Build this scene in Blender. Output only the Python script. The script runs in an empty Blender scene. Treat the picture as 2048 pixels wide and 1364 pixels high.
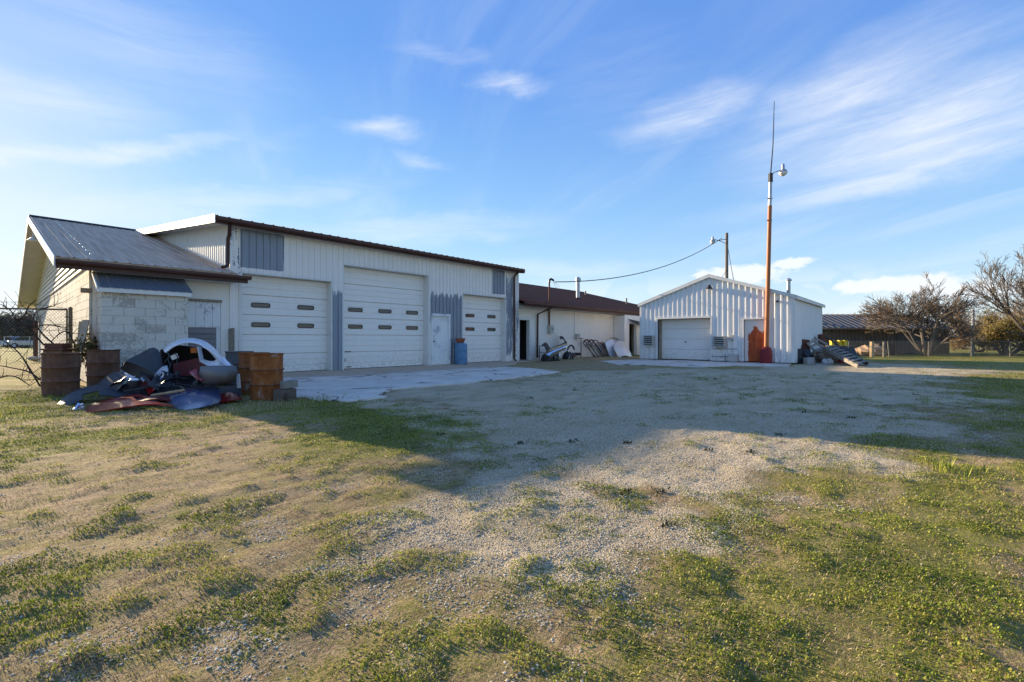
import bpy, math, random
import numpy as np
from mathutils import Vector, Quaternion
random.seed(7); RNG = np.random.default_rng(11)
SC = bpy.context.scene; COL = SC.collection

# ------------------------------------------------------------------ camera
FPX, TH, CY, H = 925.484, math.radians(41.6454), 678.57, 1.07
CT, ST = math.cos(TH), math.sin(TH)
cam = bpy.data.cameras.new('camera'); cam.sensor_width = 36; cam.lens = FPX/2048*36
cam.shift_y = (CY-682)/2048; cam.clip_start = .05; cam.clip_end = 20000
co = bpy.data.objects.new('camera', cam); COL.objects.link(co)
co.location = (0, 0, H); co.rotation_euler = (math.pi/2, 0, TH-math.pi/2); SC.camera = co

# ------------------------------------------------------------------ light
SUN = Vector((.48, -3.9, -1)).normalized()          # direction in which the sunlight travels
EL = math.asin(-SUN.z); AZ = math.atan2(-SUN.x, -SUN.y)
sl = bpy.data.lights.new('sun', 'SUN'); sl.energy = 3.0; sl.angle = math.radians(.55); sl.color = (1, .81, .54)
so = bpy.data.objects.new('sun', sl); COL.objects.link(so); so.rotation_mode = 'QUATERNION'
so.rotation_quaternion = SUN.to_track_quat('-Z', 'Y'); so.location = (-5, 30, 25)
VS = SC.view_settings; VS.view_transform = 'Standard'; VS.look = 'None'; VS.gamma = 1; VS.exposure = 1.93
SC.render.film_transparent = False

# ------------------------------------------------------------------ node helper
class G:
    def __init__(s, nt): s.nt = nt; nt.nodes.clear()
    def n(s, t, props=None, **inp):
        nd = s.nt.nodes.new(t)
        for k, v in (props or {}).items(): setattr(nd, k, v)
        for k, v in inp.items(): s.put(nd.inputs[int(k[1:]) if k[0] == 'i' and k[1:].isdigit() else k.replace('_', ' ')], v)
        return nd
    def put(s, sock, v):
        if isinstance(v, bpy.types.NodeSocket): s.nt.links.new(v, sock)
        elif isinstance(v, (tuple, list)) and len(v) == 3 and sock.type == 'RGBA': sock.default_value = (*v, 1)
        else: sock.default_value = v
    def m(s, op, a, b=0., c=0., clamp=False):
        return s.n('ShaderNodeMath', dict(operation=op, use_clamp=clamp), i0=a, i1=b, i2=c).outputs[0]
    def add(s, a, b): return s.m('ADD', a, b)
    def mul(s, a, b): return s.m('MULTIPLY', a, b)
    def sub(s, a, b): return s.m('SUBTRACT', a, b)
    def mx(s, a, b): return s.m('MAXIMUM', a, b)
    def mn(s, a, b): return s.m('MINIMUM', a, b)
    def step(s, x, a, b):                                   # smooth 0..1 between a and b
        return s.n('ShaderNodeMapRange', dict(interpolation_type='SMOOTHSTEP'), i0=x, i1=a, i2=b, i3=0., i4=1.).outputs[0]
    def lin(s, x, a, b, c=0., d=1.):
        return s.n('ShaderNodeMapRange', None, i0=x, i1=a, i2=b, i3=c, i4=d).outputs[0]
    def pos(s): return s.n('ShaderNodeNewGeometry').outputs['Position']
    def obj(s): return s.n('ShaderNodeTexCoord').outputs['Object']
    def xyz(s, v): return s.n('ShaderNodeSeparateXYZ', None, i0=v).outputs[:]
    def vec(s, x, y, z): return s.n('ShaderNodeCombineXYZ', None, i0=x, i1=y, i2=z).outputs[0]
    def scl(s, v, k): return s.n('ShaderNodeVectorMath', dict(operation='MULTIPLY'), i0=v, i1=k).outputs[0]
    def vadd(s, v, k): return s.n('ShaderNodeVectorMath', dict(operation='ADD'), i0=v, i1=k).outputs[0]
    def rnd(s): return s.n('ShaderNodeObjectInfo').outputs['Random']
    def att(s, name): return s.n('ShaderNodeAttribute', dict(attribute_name=name)).outputs['Fac']
    def noise(s, v, scale=1., detail=4., rough=.55, dist=0.):
        return s.n('ShaderNodeTexNoise', None, Vector=v, Scale=scale, Detail=detail, Roughness=rough, Distortion=dist).outputs[0]
    def voro(s, v, scale, feat='F1', out='Distance', rand=1.):
        return s.n('ShaderNodeTexVoronoi', dict(feature=feat), Vector=v, Scale=scale, Randomness=rand).outputs[out]
    def mix(s, f, a, b):
        nd = s.n('ShaderNodeMix', dict(data_type='RGBA')); s.put(nd.inputs[0], f); s.put(nd.inputs[6], a); s.put(nd.inputs[7], b); return nd.outputs[2]
    def cmul(s, a, b, f=1.):
        nd = s.n('ShaderNodeMix', dict(data_type='RGBA', blend_type='MULTIPLY')); s.put(nd.inputs[0], f); s.put(nd.inputs[6], a); s.put(nd.inputs[7], b); return nd.outputs[2]
    def grey(s, v): return s.n('ShaderNodeCombineColor', None, i0=v, i1=v, i2=v).outputs[0]
    def ramp(s, f, stops):
        nd = s.n('ShaderNodeValToRGB', None, Fac=f); e = nd.color_ramp.elements
        while len(e) < len(stops): e.new(.5)
        for el, (p, c) in zip(e, stops): el.position = p; el.color = (*c, 1)
        return nd.outputs[0]
    def out(s, col, rough=.7, metal=0., bump=None, bs=.3, bd=.01, spec=.35, coat=0., trans=0., sub=None, alpha=None):
        p = s.n('ShaderNodeBsdfPrincipled'); I = p.inputs
        s.put(I['Base Color'], col); s.put(I['Roughness'], rough); s.put(I['Metallic'], metal); s.put(I['Specular IOR Level'], spec)
        s.put(I['Coat Weight'], coat); s.put(I['Transmission Weight'], trans); I['Coat Roughness'].default_value = .08
        if bump is not None:
            b = s.n('ShaderNodeBump', None, Strength=bs, Distance=bd, Height=bump); s.put(I['Normal'], b.outputs[0])
        o = s.n('ShaderNodeOutputMaterial'); sh = p.outputs[0]
        if sub is not None:
            t = s.n('ShaderNodeBsdfTranslucent'); s.put(t.inputs[0], col)
            mxn = s.n('ShaderNodeMixShader', None, i0=sub); s.nt.links.new(sh, mxn.inputs[1]); s.nt.links.new(t.outputs[0], mxn.inputs[2]); sh = mxn.outputs[0]
        s.nt.links.new(sh, o.inputs[0])

# ------------------------------------------------------------------ sky
W = bpy.data.worlds.new('World'); SC.world = W; W.use_nodes = True
g = G(W.node_tree)
sky = g.n('ShaderNodeTexSky', dict(sky_type='NISHITA', sun_disc=False, sun_elevation=EL, sun_rotation=AZ, altitude=300, air_density=1., dust_density=.25, ozone_density=2.2)).outputs[0]
dirv = g.n('ShaderNodeNewGeometry').outputs['Incoming']
dirv = g.n('ShaderNodeTexCoord').outputs['Generated']
dx, dy, dz = g.xyz(dirv)
az = g.m('ARCTAN2', dy, dx); azd = g.mul(az, 57.29578); eld = g.mul(g.m('ARCSINE', dz), 57.29578)
# high cirrus: streaks of warped noise over the whole dome on a plane overhead
inv = g.m('DIVIDE', 1., g.add(g.mx(dz, 0.), .12))
pl = g.vec(g.mul(dx, inv), g.mul(dy, inv), 0.)
wv = g.n('ShaderNodeTexNoise', None, Vector=pl, Scale=.9, Detail=3.).outputs['Color']
plw = g.vadd(pl, g.scl(g.vadd(wv, (-.5, -.5, -.5)), (.28, .28, 0)))
rot = g.n('ShaderNodeVectorRotate', dict(rotation_type='Z_AXIS'), Vector=plw, Angle=math.radians(-62)).outputs[0]
st1 = g.noise(g.scl(rot, (.55, 2.1, 1)), 1., 7., .6, .4)
st2 = g.noise(g.vadd(pl, (3.1, 7.7, 0)), .55, 3., .5)
cir = g.mul(g.step(st1, .42, .80), g.step(st2, .34, .66))
wc = g.xyz(g.n('ShaderNodeTexNoise', None, Vector=g.vec(g.mul(azd, .11), g.mul(eld, .22), 1.7), Scale=1., Detail=5., Roughness=.6).outputs['Color'])
azw = g.add(azd, g.mul(g.sub(wc[0], .5), 11.)); elw = g.add(eld, g.mul(g.sub(wc[1], .5), 4.2))
def wisp(a0, e0, sa, se, tilt, k):                       # a named cloud bank of its own place on the dome
    u = g.sub(azw, a0); v = g.sub(elw, g.add(e0, g.mul(u, tilt)))
    q = g.add(g.m('POWER', g.m('ABSOLUTE', g.mul(u, 1/sa)), 2.), g.m('POWER', g.m('ABSOLUTE', g.mul(v, 1/se)), 2.))
    return g.mul(g.m('EXPONENT', g.mul(q, -1.)), k)
def azel(x, y):
    k = (x-1024)/FPX; m_ = (CY-y)/FPX; dxx, dyy = CT+k*ST, ST-k*CT
    return math.degrees(math.atan2(dyy, dxx)), math.degrees(math.atan2(m_, math.hypot(dxx, dyy)))
bank = None
for x, y, sa, se, tilt, k in ((770, 262, 4.2, 1.1, -.05, .62), (1020, 165, 4.6, 1.0, .0, .6), (850, 320, 3.2, .9, 0, .45), (880, 105, 6, 1.0, 0, .28),
                              (1400, 225, 7, 2.0, -.1, .62), (1700, 190, 9, 3.6, -.22, .6), (1850, 260, 12, 3.6, -.05, .7), (1850, 330, 14, 1.5, -.12, .7),
                              (180, 300, 13, 1.1, -.28, .5), (110, 200, 9, 1.8, -.15, .35), (450, 400, 16, 1.6, -.22, .42), (850, 460, 14, 1.6, -.08, .45),
                              (1250, 150, 12, 6, 0, .12), (300, 90, 12, 4, 0, .25), (1150, 540, 12, 1.2, 0, .32)):
    a0, e0 = azel(x, y); w_ = wisp(a0, e0, sa, se, tilt, k); bank = w_ if bank is None else g.mx(bank, w_)
fib = g.noise(g.vec(g.mul(azd, .07), g.mul(g.add(eld, g.mul(azd, .10)), .55), 0.), 1., 10., .68, .5)
bank = g.mul(bank, g.lin(fib, .25, .70, .30, 1.15))
# low cumulus towards the horizon
cn = g.noise(g.vec(g.mul(azd, .16), g.mul(eld, .34), 3.3), 1., 6., .55, .2)
low = g.mul(g.mul(g.step(cn, .46, .56), g.step(eld, 1.0, 3.)), g.sub(1., g.step(eld, 5.2, 8.8)))
low = g.mul(low, .3); puf = None
for x, y, sa, se in ((1490, 548, 5.5, 1.35), (1580, 528, 2.6, .7), (1420, 552, 2.5, .6), (1760, 572, 4., 1.2), (1850, 568, 4., 1.3), (1960, 578, 4.5, 1.1)):
    a0, e0 = azel(x, y); uu = g.mul(g.sub(azd, a0), 1/sa); vv = g.mul(g.sub(eld, e0), 1/se); q_ = g.m('EXPONENT', g.mul(g.add(g.mul(uu, uu), g.mul(vv, vv)), -1.)); puf = q_ if puf is None else g.mx(puf, q_)
pn_ = g.noise(g.vec(g.mul(azd, .45), g.mul(eld, .8), 5.5), 1., 7., .6, .3)
low = g.mx(low, g.mul(g.step(g.add(puf, g.mul(g.sub(pn_, .5), 1.5)), .36, .78), .80))
haz = g.mul(g.m('POWER', g.sub(1., g.mn(g.mx(dz, 0.), 1.)), 14.), .2)
cl = g.m('MINIMUM', g.mx(g.mx(g.add(.03, g.mul(cir, .24)), bank), g.mx(low, haz)), .93)
hs = g.n('ShaderNodeHueSaturation', None, Hue=.512, Saturation=1.38, Value=1.0, Color=sky).outputs[0]
def soft(c, k):                                            # a photographed sky: the glow round the sun rolls off instead of growing without end
    q = g.m('DIVIDE', c, k); return g.m('DIVIDE', c, g.m('SQRT', g.add(1., g.mul(q, q))))
hr = g.n('ShaderNodeSeparateColor', None, i0=hs).outputs
hs = g.n('ShaderNodeCombineColor', None, i0=soft(hr[0], 5.), i1=soft(hr[1], 5.), i2=soft(hr[2], 4.4)).outputs[0]
grad = g.ramp(g.mx(dz, 0.), [(0., (.60, .76, .98)), (.08, (.47, .67, .97)), (.25, (.29, .52, .95)), (.5, (.135, .315, .86)), (1., (.11, .27, .80))])
hs = g.mix(.72, hs, g.scl(grad, (2.6, 2.45, 2.25)))
colr = g.mix(cl, hs, (2.5, 2.55, 2.62))
bg = g.n('ShaderNodeBackground', None, Color=colr, Strength=.11)
g.nt.links.new(bg.outputs[0], g.n('ShaderNodeOutputWorld').inputs[0])

# ------------------------------------------------------------------ measuring: photo pixel -> place
def ray(x, y):
    k = (x-1024)/FPX; m_ = (CY-y)/FPX; return np.array((CT+k*ST, ST-k*CT, m_))
def P(x, y, d): r = ray(x, y); return np.array((0, 0, H))+r*d           # at a depth
def onY(x, y, Y): r = ray(x, y); return np.array((0, 0, H))+r*(Y/r[1])
def onX(x, y, X): r = ray(x, y); return np.array((0, 0, H))+r*(X/r[0])
def onZ(x, y, Z): r = ray(x, y); return np.array((0, 0, H))+r*((Z-H)/r[2])
def sst(x, a, b): t = np.clip((x-a)/(b-a), 0, 1); return t*t*(3-2*t)
_LT = np.random.default_rng(3).random((256, 256))
def vnoise(x, y, oct=3):
    r = 0; amp = 1; tot = 0
    for o in range(oct):
        xi = np.floor(x).astype(int); yi = np.floor(y).astype(int); fx = x-xi; fy = y-yi
        fx = fx*fx*(3-2*fx); fy = fy*fy*(3-2*fy); L = lambda i, j: _LT[i % 256, j % 256]
        r = r+amp*((L(xi, yi)*(1-fx)+L(xi+1, yi)*fx)*(1-fy)+(L(xi, yi+1)*(1-fx)+L(xi+1, yi+1)*fx)*fy)
        tot += amp; amp *= .5; x = x*2.03+17.7; y = y*2.03+5.3
    return r/tot
def zg(X, Y, fine=True):
    X = np.asarray(X, float); Y = np.asarray(Y, float)
    z = -.11-.04*np.exp(-((X-3.6)**2+(Y-2.6)**2)/(2*1.5**2))+.09*np.exp(-((X-8.5)**2+(Y+2.5)**2)/(2*2.5**2))+.07*sst(Y, 11.5, 14.4)+.05*sst(X, 18, 23)
    z = z-1.25*sst(Y, 24, 60)*sst(-X, -2, 8)
    if fine:
        near = 1-sst(np.hypot(X, Y), 12, 30); pad = 1-sst(Y, 12.5, 14.5)*(X > 0)*(X < 40)
        z = z+near*pad*(.03*(vnoise(X*.7, Y*.7, 2)-.5)+.03*(vnoise(X*1.3+9, Y*4.2, 3)-.5)+.014*sst(vnoise(X*5.2, Y*5.2, 3), .48, .8)+.012*(vnoise(X*9+3, Y*9, 2)-.5))
    return z
def onG(x, y):
    r = ray(x, y); t = 1.2/-r[2]
    for _ in range(12): t = (float(zg(r[0]*t, r[1]*t))-H)/r[2]
    return np.array((0, 0, H))+r*t

# ------------------------------------------------------------------ mesh helpers
def V3(a): return np.array(a, float)
class MB:
    def __init__(s): s.v = []; s.f = []
    def addv(s, pts): i = len(s.v); s.v.extend([tuple(map(float, p)) for p in pts]); return i
    def box(s, a, b):
        (x0, y0, z0), (x1, y1, z1) = a, b
        return s.hexa([(x0, y0, z0), (x1, y0, z0), (x1, y1, z0), (x0, y1, z0), (x0, y0, z1), (x1, y0, z1), (x1, y1, z1), (x0, y1, z1)])
    def hexa(s, p):
        i = s.addv(p)
        s.f += [(i+a, i+b, i+c, i+d) for a, b, c, d in ((3, 2, 1, 0), (4, 5, 6, 7), (0, 1, 5, 4), (1, 2, 6, 5), (2, 3, 7, 6), (3, 0, 4, 7))]; return s
    def bar(s, p, q, w, h, up=(0, 0, 1)):                  # a board from p to q
        p, q, up = V3(p), V3(q), V3(up); d = (q-p)/np.linalg.norm(q-p)
        r = np.cross(d, up); r /= np.linalg.norm(r); u = np.cross(r, d); r = r*w/2; u = u*h/2
        return s.hexa([p-r-u, p+r-u, q+r-u, q-r-u, p-r+u, p+r+u, q+r+u, q-r+u])
    def tube(s, pts, r, n=8, cap=True):
        pts = [V3(p) for p in pts]; m_ = len(pts); rs = r if isinstance(r, (list, tuple, np.ndarray)) else [r]*m_
        base = len(s.v); up = None
        for k in range(m_):
            t = pts[min(k+1, m_-1)]-pts[max(k-1, 0)]; t = t/(np.linalg.norm(t)+1e-9)
            if up is None: up = V3((0, 0, 1)) if abs(t[2]) < .9 else V3((1, 0, 0))
            a = np.cross(t, up); a /= np.linalg.norm(a)+1e-9; b = np.cross(a, t); up = b
            for j in range(n):
                w = 2*math.pi*j/n; s.v.append(tuple(pts[k]+rs[k]*(math.cos(w)*a+math.sin(w)*b)))
        for k in range(m_-1):
            for j in range(n):
                j2 = (j+1) % n; s.f.append((base+k*n+j, base+k*n+j2, base+(k+1)*n+j2, base+(k+1)*n+j))
        if cap: s.f.append(tuple(base+j for j in range(n))[::-1]); s.f.append(tuple(base+(m_-1)*n+j for j in range(n)))
        return s
    def lathe(s, prof, c=(0, 0, 0), n=24):                 # prof: (radius, z)
        base = len(s.v); c = V3(c)
        for r, z in prof:
            for j in range(n):
                w = 2*math.pi*j/n; s.v.append((c[0]+r*math.cos(w), c[1]+r*math.sin(w), c[2]+z))
        for k in range(len(prof)-1):
            for j in range(n):
                j2 = (j+1) % n; s.f.append((base+k*n+j, base+k*n+j2, base+(k+1)*n+j2, base+(k+1)*n+j))
        s.f.append(tuple(base+j for j in range(n))[::-1]); s.f.append(tuple(base+(len(prof)-1)*n+j for j in range(n))); return s
    def prism(s, poly, d):                                # closed polygon (3D points) pushed along d
        n = len(poly); d = V3(d); i = s.addv(poly); s.addv([V3(p)+d for p in poly])
        s.f.append(tuple(i+k for k in range(n))[::-1]); s.f.append(tuple(i+n+k for k in range(n)))
        s.f += [(i+k, i+(k+1) % n, i+n+(k+1) % n, i+n+k) for k in range(n)]; return s
    def build(s, name, mat, parent=None, smooth=False, bevel=0, seg=2):
        me = bpy.data.meshes.new(name)
        off = tuple(parent.get('_o', (0, 0, 0))) if parent else (0, 0, 0)
        me.from_pydata([(x-off[0], y-off[1], z-off[2]) for x, y, z in s.v], [], s.f)
        o = obj_of(name, me, mat, parent, smooth)
        if bevel:
            b = o.modifiers.new('bevel', 'BEVEL'); b.width = bevel; b.segments = seg; b.limit_method = 'ANGLE'
        return o
def obj_of(name, me, mat, parent=None, smooth=False):
    if mat is not None: me.materials.append(mat)
    if smooth:
        me.polygons.foreach_set('use_smooth', [True]*len(me.polygons))
        try: me.set_sharp_from_angle(angle=math.radians(38))
        except Exception: pass
    me.update()
    o = bpy.data.objects.new(name, me); COL.objects.link(o)
    if parent is not None:
        o.parent = parent
        if '_o' in parent: o['_o'] = tuple(parent['_o'])
    return o
def thing(name, label, cat, loc=(0, 0, 0), group=None, rz=0, local=False):
    o = bpy.data.objects.new(name, None); o.empty_display_size = .2; COL.objects.link(o)
    o.location = tuple(map(float, loc)); o.rotation_euler = (0, 0, rz); tag(o, label, cat, group)
    o['_o'] = (0., 0., 0.) if local else tuple(map(float, loc)); return o
def tag(o, label=None, cat=None, group=None, kind=None):
    for k, v in (('label', label), ('category', cat), ('group', group), ('kind', kind)):
        if v: o[k] = v
    return o
def dup(root, loc, rz=0, label=None, s=1):
    def cp(o, par):
        c = o.copy(); COL.objects.link(c); c.parent = par
        for ch in list(o.children): cp(ch, c)
        return c
    r = cp(root, None); r.location = tuple(map(float, loc)); r.rotation_euler = (0, 0, rz); r.scale = (s, s, s)
    if label: r['label'] = label
    return r
def bigmesh(name, verts, faces, mat, attrs=None, smooth=False):   # faces: (n,k) array
    me = bpy.data.meshes.new(name); nv = len(verts); nf, k = faces.shape
    me.vertices.add(nv); me.vertices.foreach_set('co', np.asarray(verts, np.float32).ravel())
    me.loops.add(nf*k); me.loops.foreach_set('vertex_index', faces.astype(np.int32).ravel())
    me.polygons.add(nf); me.polygons.foreach_set('loop_start', np.arange(0, nf*k, k, dtype=np.int32))
    try: me.polygons.foreach_set('loop_total', np.full(nf, k, np.int32))
    except Exception: pass
    if smooth: me.polygons.foreach_set('use_smooth', np.ones(nf, bool))
    for n_, a in (attrs or {}).items():
        at = me.attributes.new(n_, 'FLOAT', 'POINT'); at.data.foreach_set('value', np.asarray(a, np.float32))
    me.update(calc_edges=True)
    if mat: me.materials.append(mat)
    o = bpy.data.objects.new(name, me); COL.objects.link(o); return o
def crom(pts, n):
    pts = [V3(p) for p in pts]
    if len(pts) == 2: return [pts[0]+(pts[1]-pts[0])*i/(n-1) for i in range(n)]
    q = [2*pts[0]-pts[1]]+pts+[2*pts[-1]-pts[-2]]; res = []
    for i in range(n):
        u = i/(n-1)*(len(pts)-1); k = min(int(u), len(pts)-2); t = u-k; a, b, c, d = q[k:k+4]
        res.append(.5*((2*b)+(-a+c)*t+(2*a-5*b+4*c-d)*t*t+(-a+3*b-3*c+d)*t**3))
    return res
def sheet(name, curves, mat, parent=None, nu=16, nv=8, th=.012, label=None, cat=None, group=None, skip=None):
    """a bent panel: curves are rows of 3D points; given real thickness"""
    rows = [crom(c, nu) for c in curves]; grid = [crom([r[i] for r in rows], nv) for i in range(nu)]
    A = np.array(grid); du = np.gradient(A, axis=0); dv = np.gradient(A, axis=1); N = np.cross(du, dv)
    N /= np.linalg.norm(N, axis=2, keepdims=True)+1e-9; B = A-N*th; mb = MB()
    mb.addv(A.reshape(-1, 3)); mb.addv(B.reshape(-1, 3)); o = nu*nv; ix = lambda i, j: i*nv+j
    keep = {(i, j) for i in range(nu-1) for j in range(nv-1) if not (skip and skip(i/(nu-2), j/(nv-2)))}
    for i, j in keep:
        a, b, c, d = ix(i, j), ix(i+1, j), ix(i+1, j+1), ix(i, j+1)
        mb.f.append((a, b, c, d)); mb.f.append((o+d, o+c, o+b, o+a))
        for (e, f_, nb) in ((a, b, (i, j-1)), (b, c, (i+1, j)), (c, d, (i, j+1)), (d, a, (i-1, j))):
            if nb not in keep: mb.f.append((f_, e, o+e, o+f_))
    ob = mb.build(name, mat, parent, smooth=True)
    if label: tag(ob, label, cat, group)
    return ob

# ------------------------------------------------------------------ materials
M = {}
def mat(name):
    def deco(fn):
        m_ = bpy.data.materials.new(name); m_.use_nodes = True; fn(G(m_.node_tree)); M[name] = m_; return fn
    return deco
def plain(name, col, rough=.6, metal=0., spec=.35, coat=0., var=.12, scale=6., dirt=(.25, .2, .15), damt=.25, bs=.15, grime=None):
    @mat(name)
    def _(g):
        p = g.pos(); n1 = g.noise(p, scale, 5., .6); n2 = g.noise(p, scale*.22, 4., .6)
        c = g.mix(g.mul(g.step(n2, .5, .75), damt), col, dirt)
        c = g.cmul(c, g.grey(g.lin(n1, .25, .75, 1-var, 1+var)))
        c = g.cmul(c, g.grey(g.lin(g.rnd(), 0, 1, 1-var*.5, 1+var*.5)))
        g.out(c, g.lin(n1, .2, .8, max(rough-.1, .02), min(rough+.12, 1)), metal, n1, bs, .004, spec, coat)
def boxmask(g, x, z, x0, x1, z0, z1, sx=.06, sz=.2):
    return g.mul(g.mul(g.step(x, x0-sx, x0+sx), g.sub(1., g.step(x, x1-sx, x1+sx))), g.mul(g.step(z, z0-sz, z0+sz), g.sub(1., g.step(z, z1-sz, z1+sz))))
@mat('peeling_siding')
def _(g):
    p = g.pos(); x, y, z = g.xyz(p)
    st = g.noise(g.vec(g.mul(x, 9.), g.mul(y, 9.), g.mul(z, 1.1)), 1., 6., .65); fl = g.noise(p, 16., 6., .7)
    msk = None
    for x0, x1, z0, z1, k, sz in ((4.9, 6.15, 3.22, 4.36, 1.1, .05), (7.70, 8.2, -.2, 2.75, .78, .35), (11.98, 13.78, 1.7, 2.95, .95, .4), (12.9, 13.8, -.3, 2.3, .72, .4),
                                  (15.62, 16.52, 3.22, 4.4, 1.0, .06), (16.6, 17.12, .2, 4.3, .62, .3), (17.2, 17.6, 0, 2.8, .45, .3), (4.5, 4.9, 2.9, 4.5, .36, .2)):
        b = g.mul(boxmask(g, x, z, x0, x1, z0, z1, .04, sz), k); msk = b if msk is None else g.mx(msk, b)
    v = g.add(msk, g.add(g.mul(g.sub(st, .5), 1.5), g.mul(g.sub(fl, .5), .7)))
    peel = g.step(v, .44, .50)
    seam = g.step(g.noise(g.vec(g.mul(x, 40.), g.mul(y, 40.), g.mul(z, .8)), 1., 4., .6), .60, .72)
    white = g.mix(g.mul(g.step(g.noise(p, 1.3, 5., .6), .4, .75), .3), (.86, .80, .73), (.73, .67, .61))
    white = g.mix(g.mul(seam, .25), white, (.42, .42, .44))
    steel = g.mix(g.noise(g.vec(g.mul(x, 14.), 0., g.mul(z, 2.)), 1., 5.), (.20, .225, .26), (.33, .355, .40))
    dirt = g.mul(g.sub(1., g.step(z, .05, .5)), g.step(fl, .4, .7))
    c = g.mix(peel, white, steel); c = g.mix(g.mul(dirt, .45), c, (.30, .25, .2))
    g.out(c, g.lin(peel, 0, 1, .55, .5), g.mul(peel, .25), g.add(g.mul(fl, .35), g.mul(peel, -.8)), .35, .004)
@mat('white_siding')
def _(g):
    p = g.pos(); x, y, z = g.xyz(p); st = g.noise(g.vec(g.mul(x, 7.), g.mul(y, 7.), g.mul(z, .7)), 1., 5., .6); fl = g.noise(p, 9., 6., .7)
    c = g.mix(g.mul(g.step(st, .5, .8), .45), (.80, .785, .75), (.62, .59, .55))
    low = g.mul(g.sub(1., g.step(z, .1, .75)), g.step(fl, .42, .66))
    c = g.mix(g.mul(low, .5), c, (.33, .28, .25)); c = g.mix(g.mul(g.step(fl, .68, .74), .4), c, (.34, .33, .32))
    g.out(c, .5, 0., fl, .12, .003)
@mat('block_paint')
def _(g):
    p = g.pos(); x, y, z = g.xyz(p); f1 = g.noise(p, 22., 6., .7); f2 = g.noise(p, 2.2, 5., .65)
    bare = g.step(g.add(g.add(f1, f2), g.mul(g.rnd(), .30)), 1.17, 1.29)
    c = g.mix(bare, (.66, .62, .55), (.42, .385, .335)); c = g.mix(g.mul(g.step(g.noise(p, .9, 4.), .5, .8), .25), c, (.5, .47, .4))
    g.out(c, .85, 0., f1, .5, .006)
@mat('mortar')
def _(g):
    p = g.pos(); f1 = g.noise(p, 18., 5., .7); g.out(g.mix(f1, (.60, .57, .51), (.70, .67, .61)), .9, 0., f1, .4, .005)
@mat('plaster_white')
def _(g):
    p = g.pos(); x, y, z = g.xyz(p); f1 = g.noise(p, 14., 6., .7); f2 = g.noise(p, 1.1, 5., .65); st = g.noise(g.vec(g.mul(x, 5.), g.mul(y, 5.), g.mul(z, .5)), 1., 5.)
    c = g.mix(g.mul(g.step(f2, .42, .72), .4), (.86, .80, .715), (.71, .65, .57)); c = g.mix(g.mul(g.step(st, .58, .75), .2), c, (.42, .40, .37))
    c = g.mix(g.mul(g.mul(g.sub(1., g.step(z, 0., .6)), g.step(f1, .4, .65)), .4), c, (.36, .29, .22))
    bk = g.n('ShaderNodeTexBrick', dict(offset=.5), Vector=g.vec(g.add(x, y), z, 0.), Scale=1., Mortar_Size=.012, Mortar_Smooth=.6, Brick_Width=.405, Row_Height=.203).outputs['Fac']
    g.out(c, .85, 0., g.sub(g.mul(f1, .5), g.mul(bk, .35)), .35, .006)
@mat('door_white')
def _(g):
    p = g.pos(); x, y, z = g.xyz(p); f1 = g.noise(p, 5., 5., .6); st = g.noise(g.vec(g.mul(x, 6.), g.mul(y, 6.), g.mul(z, .6)), 1., 5.)
    c = g.mix(g.mul(g.step(st, .45, .75), .22), (.87, .81, .735), (.74, .68, .61)); c = g.mix(g.mul(g.mul(g.sub(1., g.step(z, 0., .8)), g.step(g.noise(p, 11., 6., .7), .42, .66)), .5), c, (.42, .36, .29)); c = g.mix(g.mul(g.step(g.noise(g.vec(g.mul(x, 2.), g.mul(y, 2.), g.mul(z, 16.)), 1., 4.), .56, .7), .16), c, (.46, .43, .4))
    g.out(c, .42, 0., f1, .06, .003)
@mat('peeling_door')
def _(g):
    p = g.pos(); x, y, z = g.xyz(p); f1 = g.noise(g.vec(g.mul(x, 30.), g.mul(y, 30.), g.mul(z, 7.)), 1., 7., .7); f2 = g.noise(p, 2.6, 4.)
    pe = g.step(g.add(f1, g.mul(f2, .7)), .90, .98); c = g.mix(pe, (.80, .78, .75), g.mix(f1, (.36, .40, .48), (.52, .46, .46)))
    g.out(c, .6, 0., g.sub(f1, g.mul(pe, .6)), .4, .004)
@mat('rust_door')
def _(g):
    p = g.pos(); x, y, z = g.xyz(p); f1 = g.noise(p, 4.5, 6., .65, .6); f2 = g.noise(g.vec(0., g.mul(y, 6.), g.mul(z, 1.1)), 1., 5.)
    edge = g.add(1.55, g.add(g.mul(g.sub(f1, .5), .75), g.mul(g.m('SINE', g.mul(g.sub(y, 5.3), 11.5)), .17)))
    r = g.mul(g.step(g.sub(edge, z), -.02, .03), g.step(g.add(y, g.mul(f1, .1)), 5.50, 5.55))
    r = g.mul(r, g.sub(1., g.step(g.add(y, g.mul(f1, .16)), 6.36, 6.40)))
    rc = g.ramp(g.add(g.mul(f2, .6), g.mul(f1, .45)), [(.25, (.16, .022, .006)), (.5, (.38, .065, .012)), (.75, (.52, .14, .028))])
    g.out(g.mix(r, (.72, .70, .64), rc), .55, 0., f1, .15, .003)
@mat('galvalume_roof')
def _(g):
    p = g.pos(); x, y, z = g.xyz(p); st = g.noise(g.vec(g.mul(x, 10.), g.mul(y, .45), 0.), 1., 5., .6); f = g.noise(p, 12., 5., .7)
    c = g.mix(g.step(st, .35, .7), (.70, .51, .37), (.50, .35, .245)); c = g.mix(g.mul(g.step(f, .55, .7), .35), c, (.62, .52, .42))  # tan raised so the colour carries the grazing sunlight this slope misses
    g.out(c, .85, 0., f, .06, .003, .03)
@mat('sky_tinted_roof')
def _(g):
    p = g.pos(); f = g.noise(p, 9., 5., .6); g.out(g.mix(f, (.26, .30, .36), (.40, .44, .50)), .34, .75, f, .05, .003)  # galvanised steel; the blue of the reflected sky is put into its colour
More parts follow.
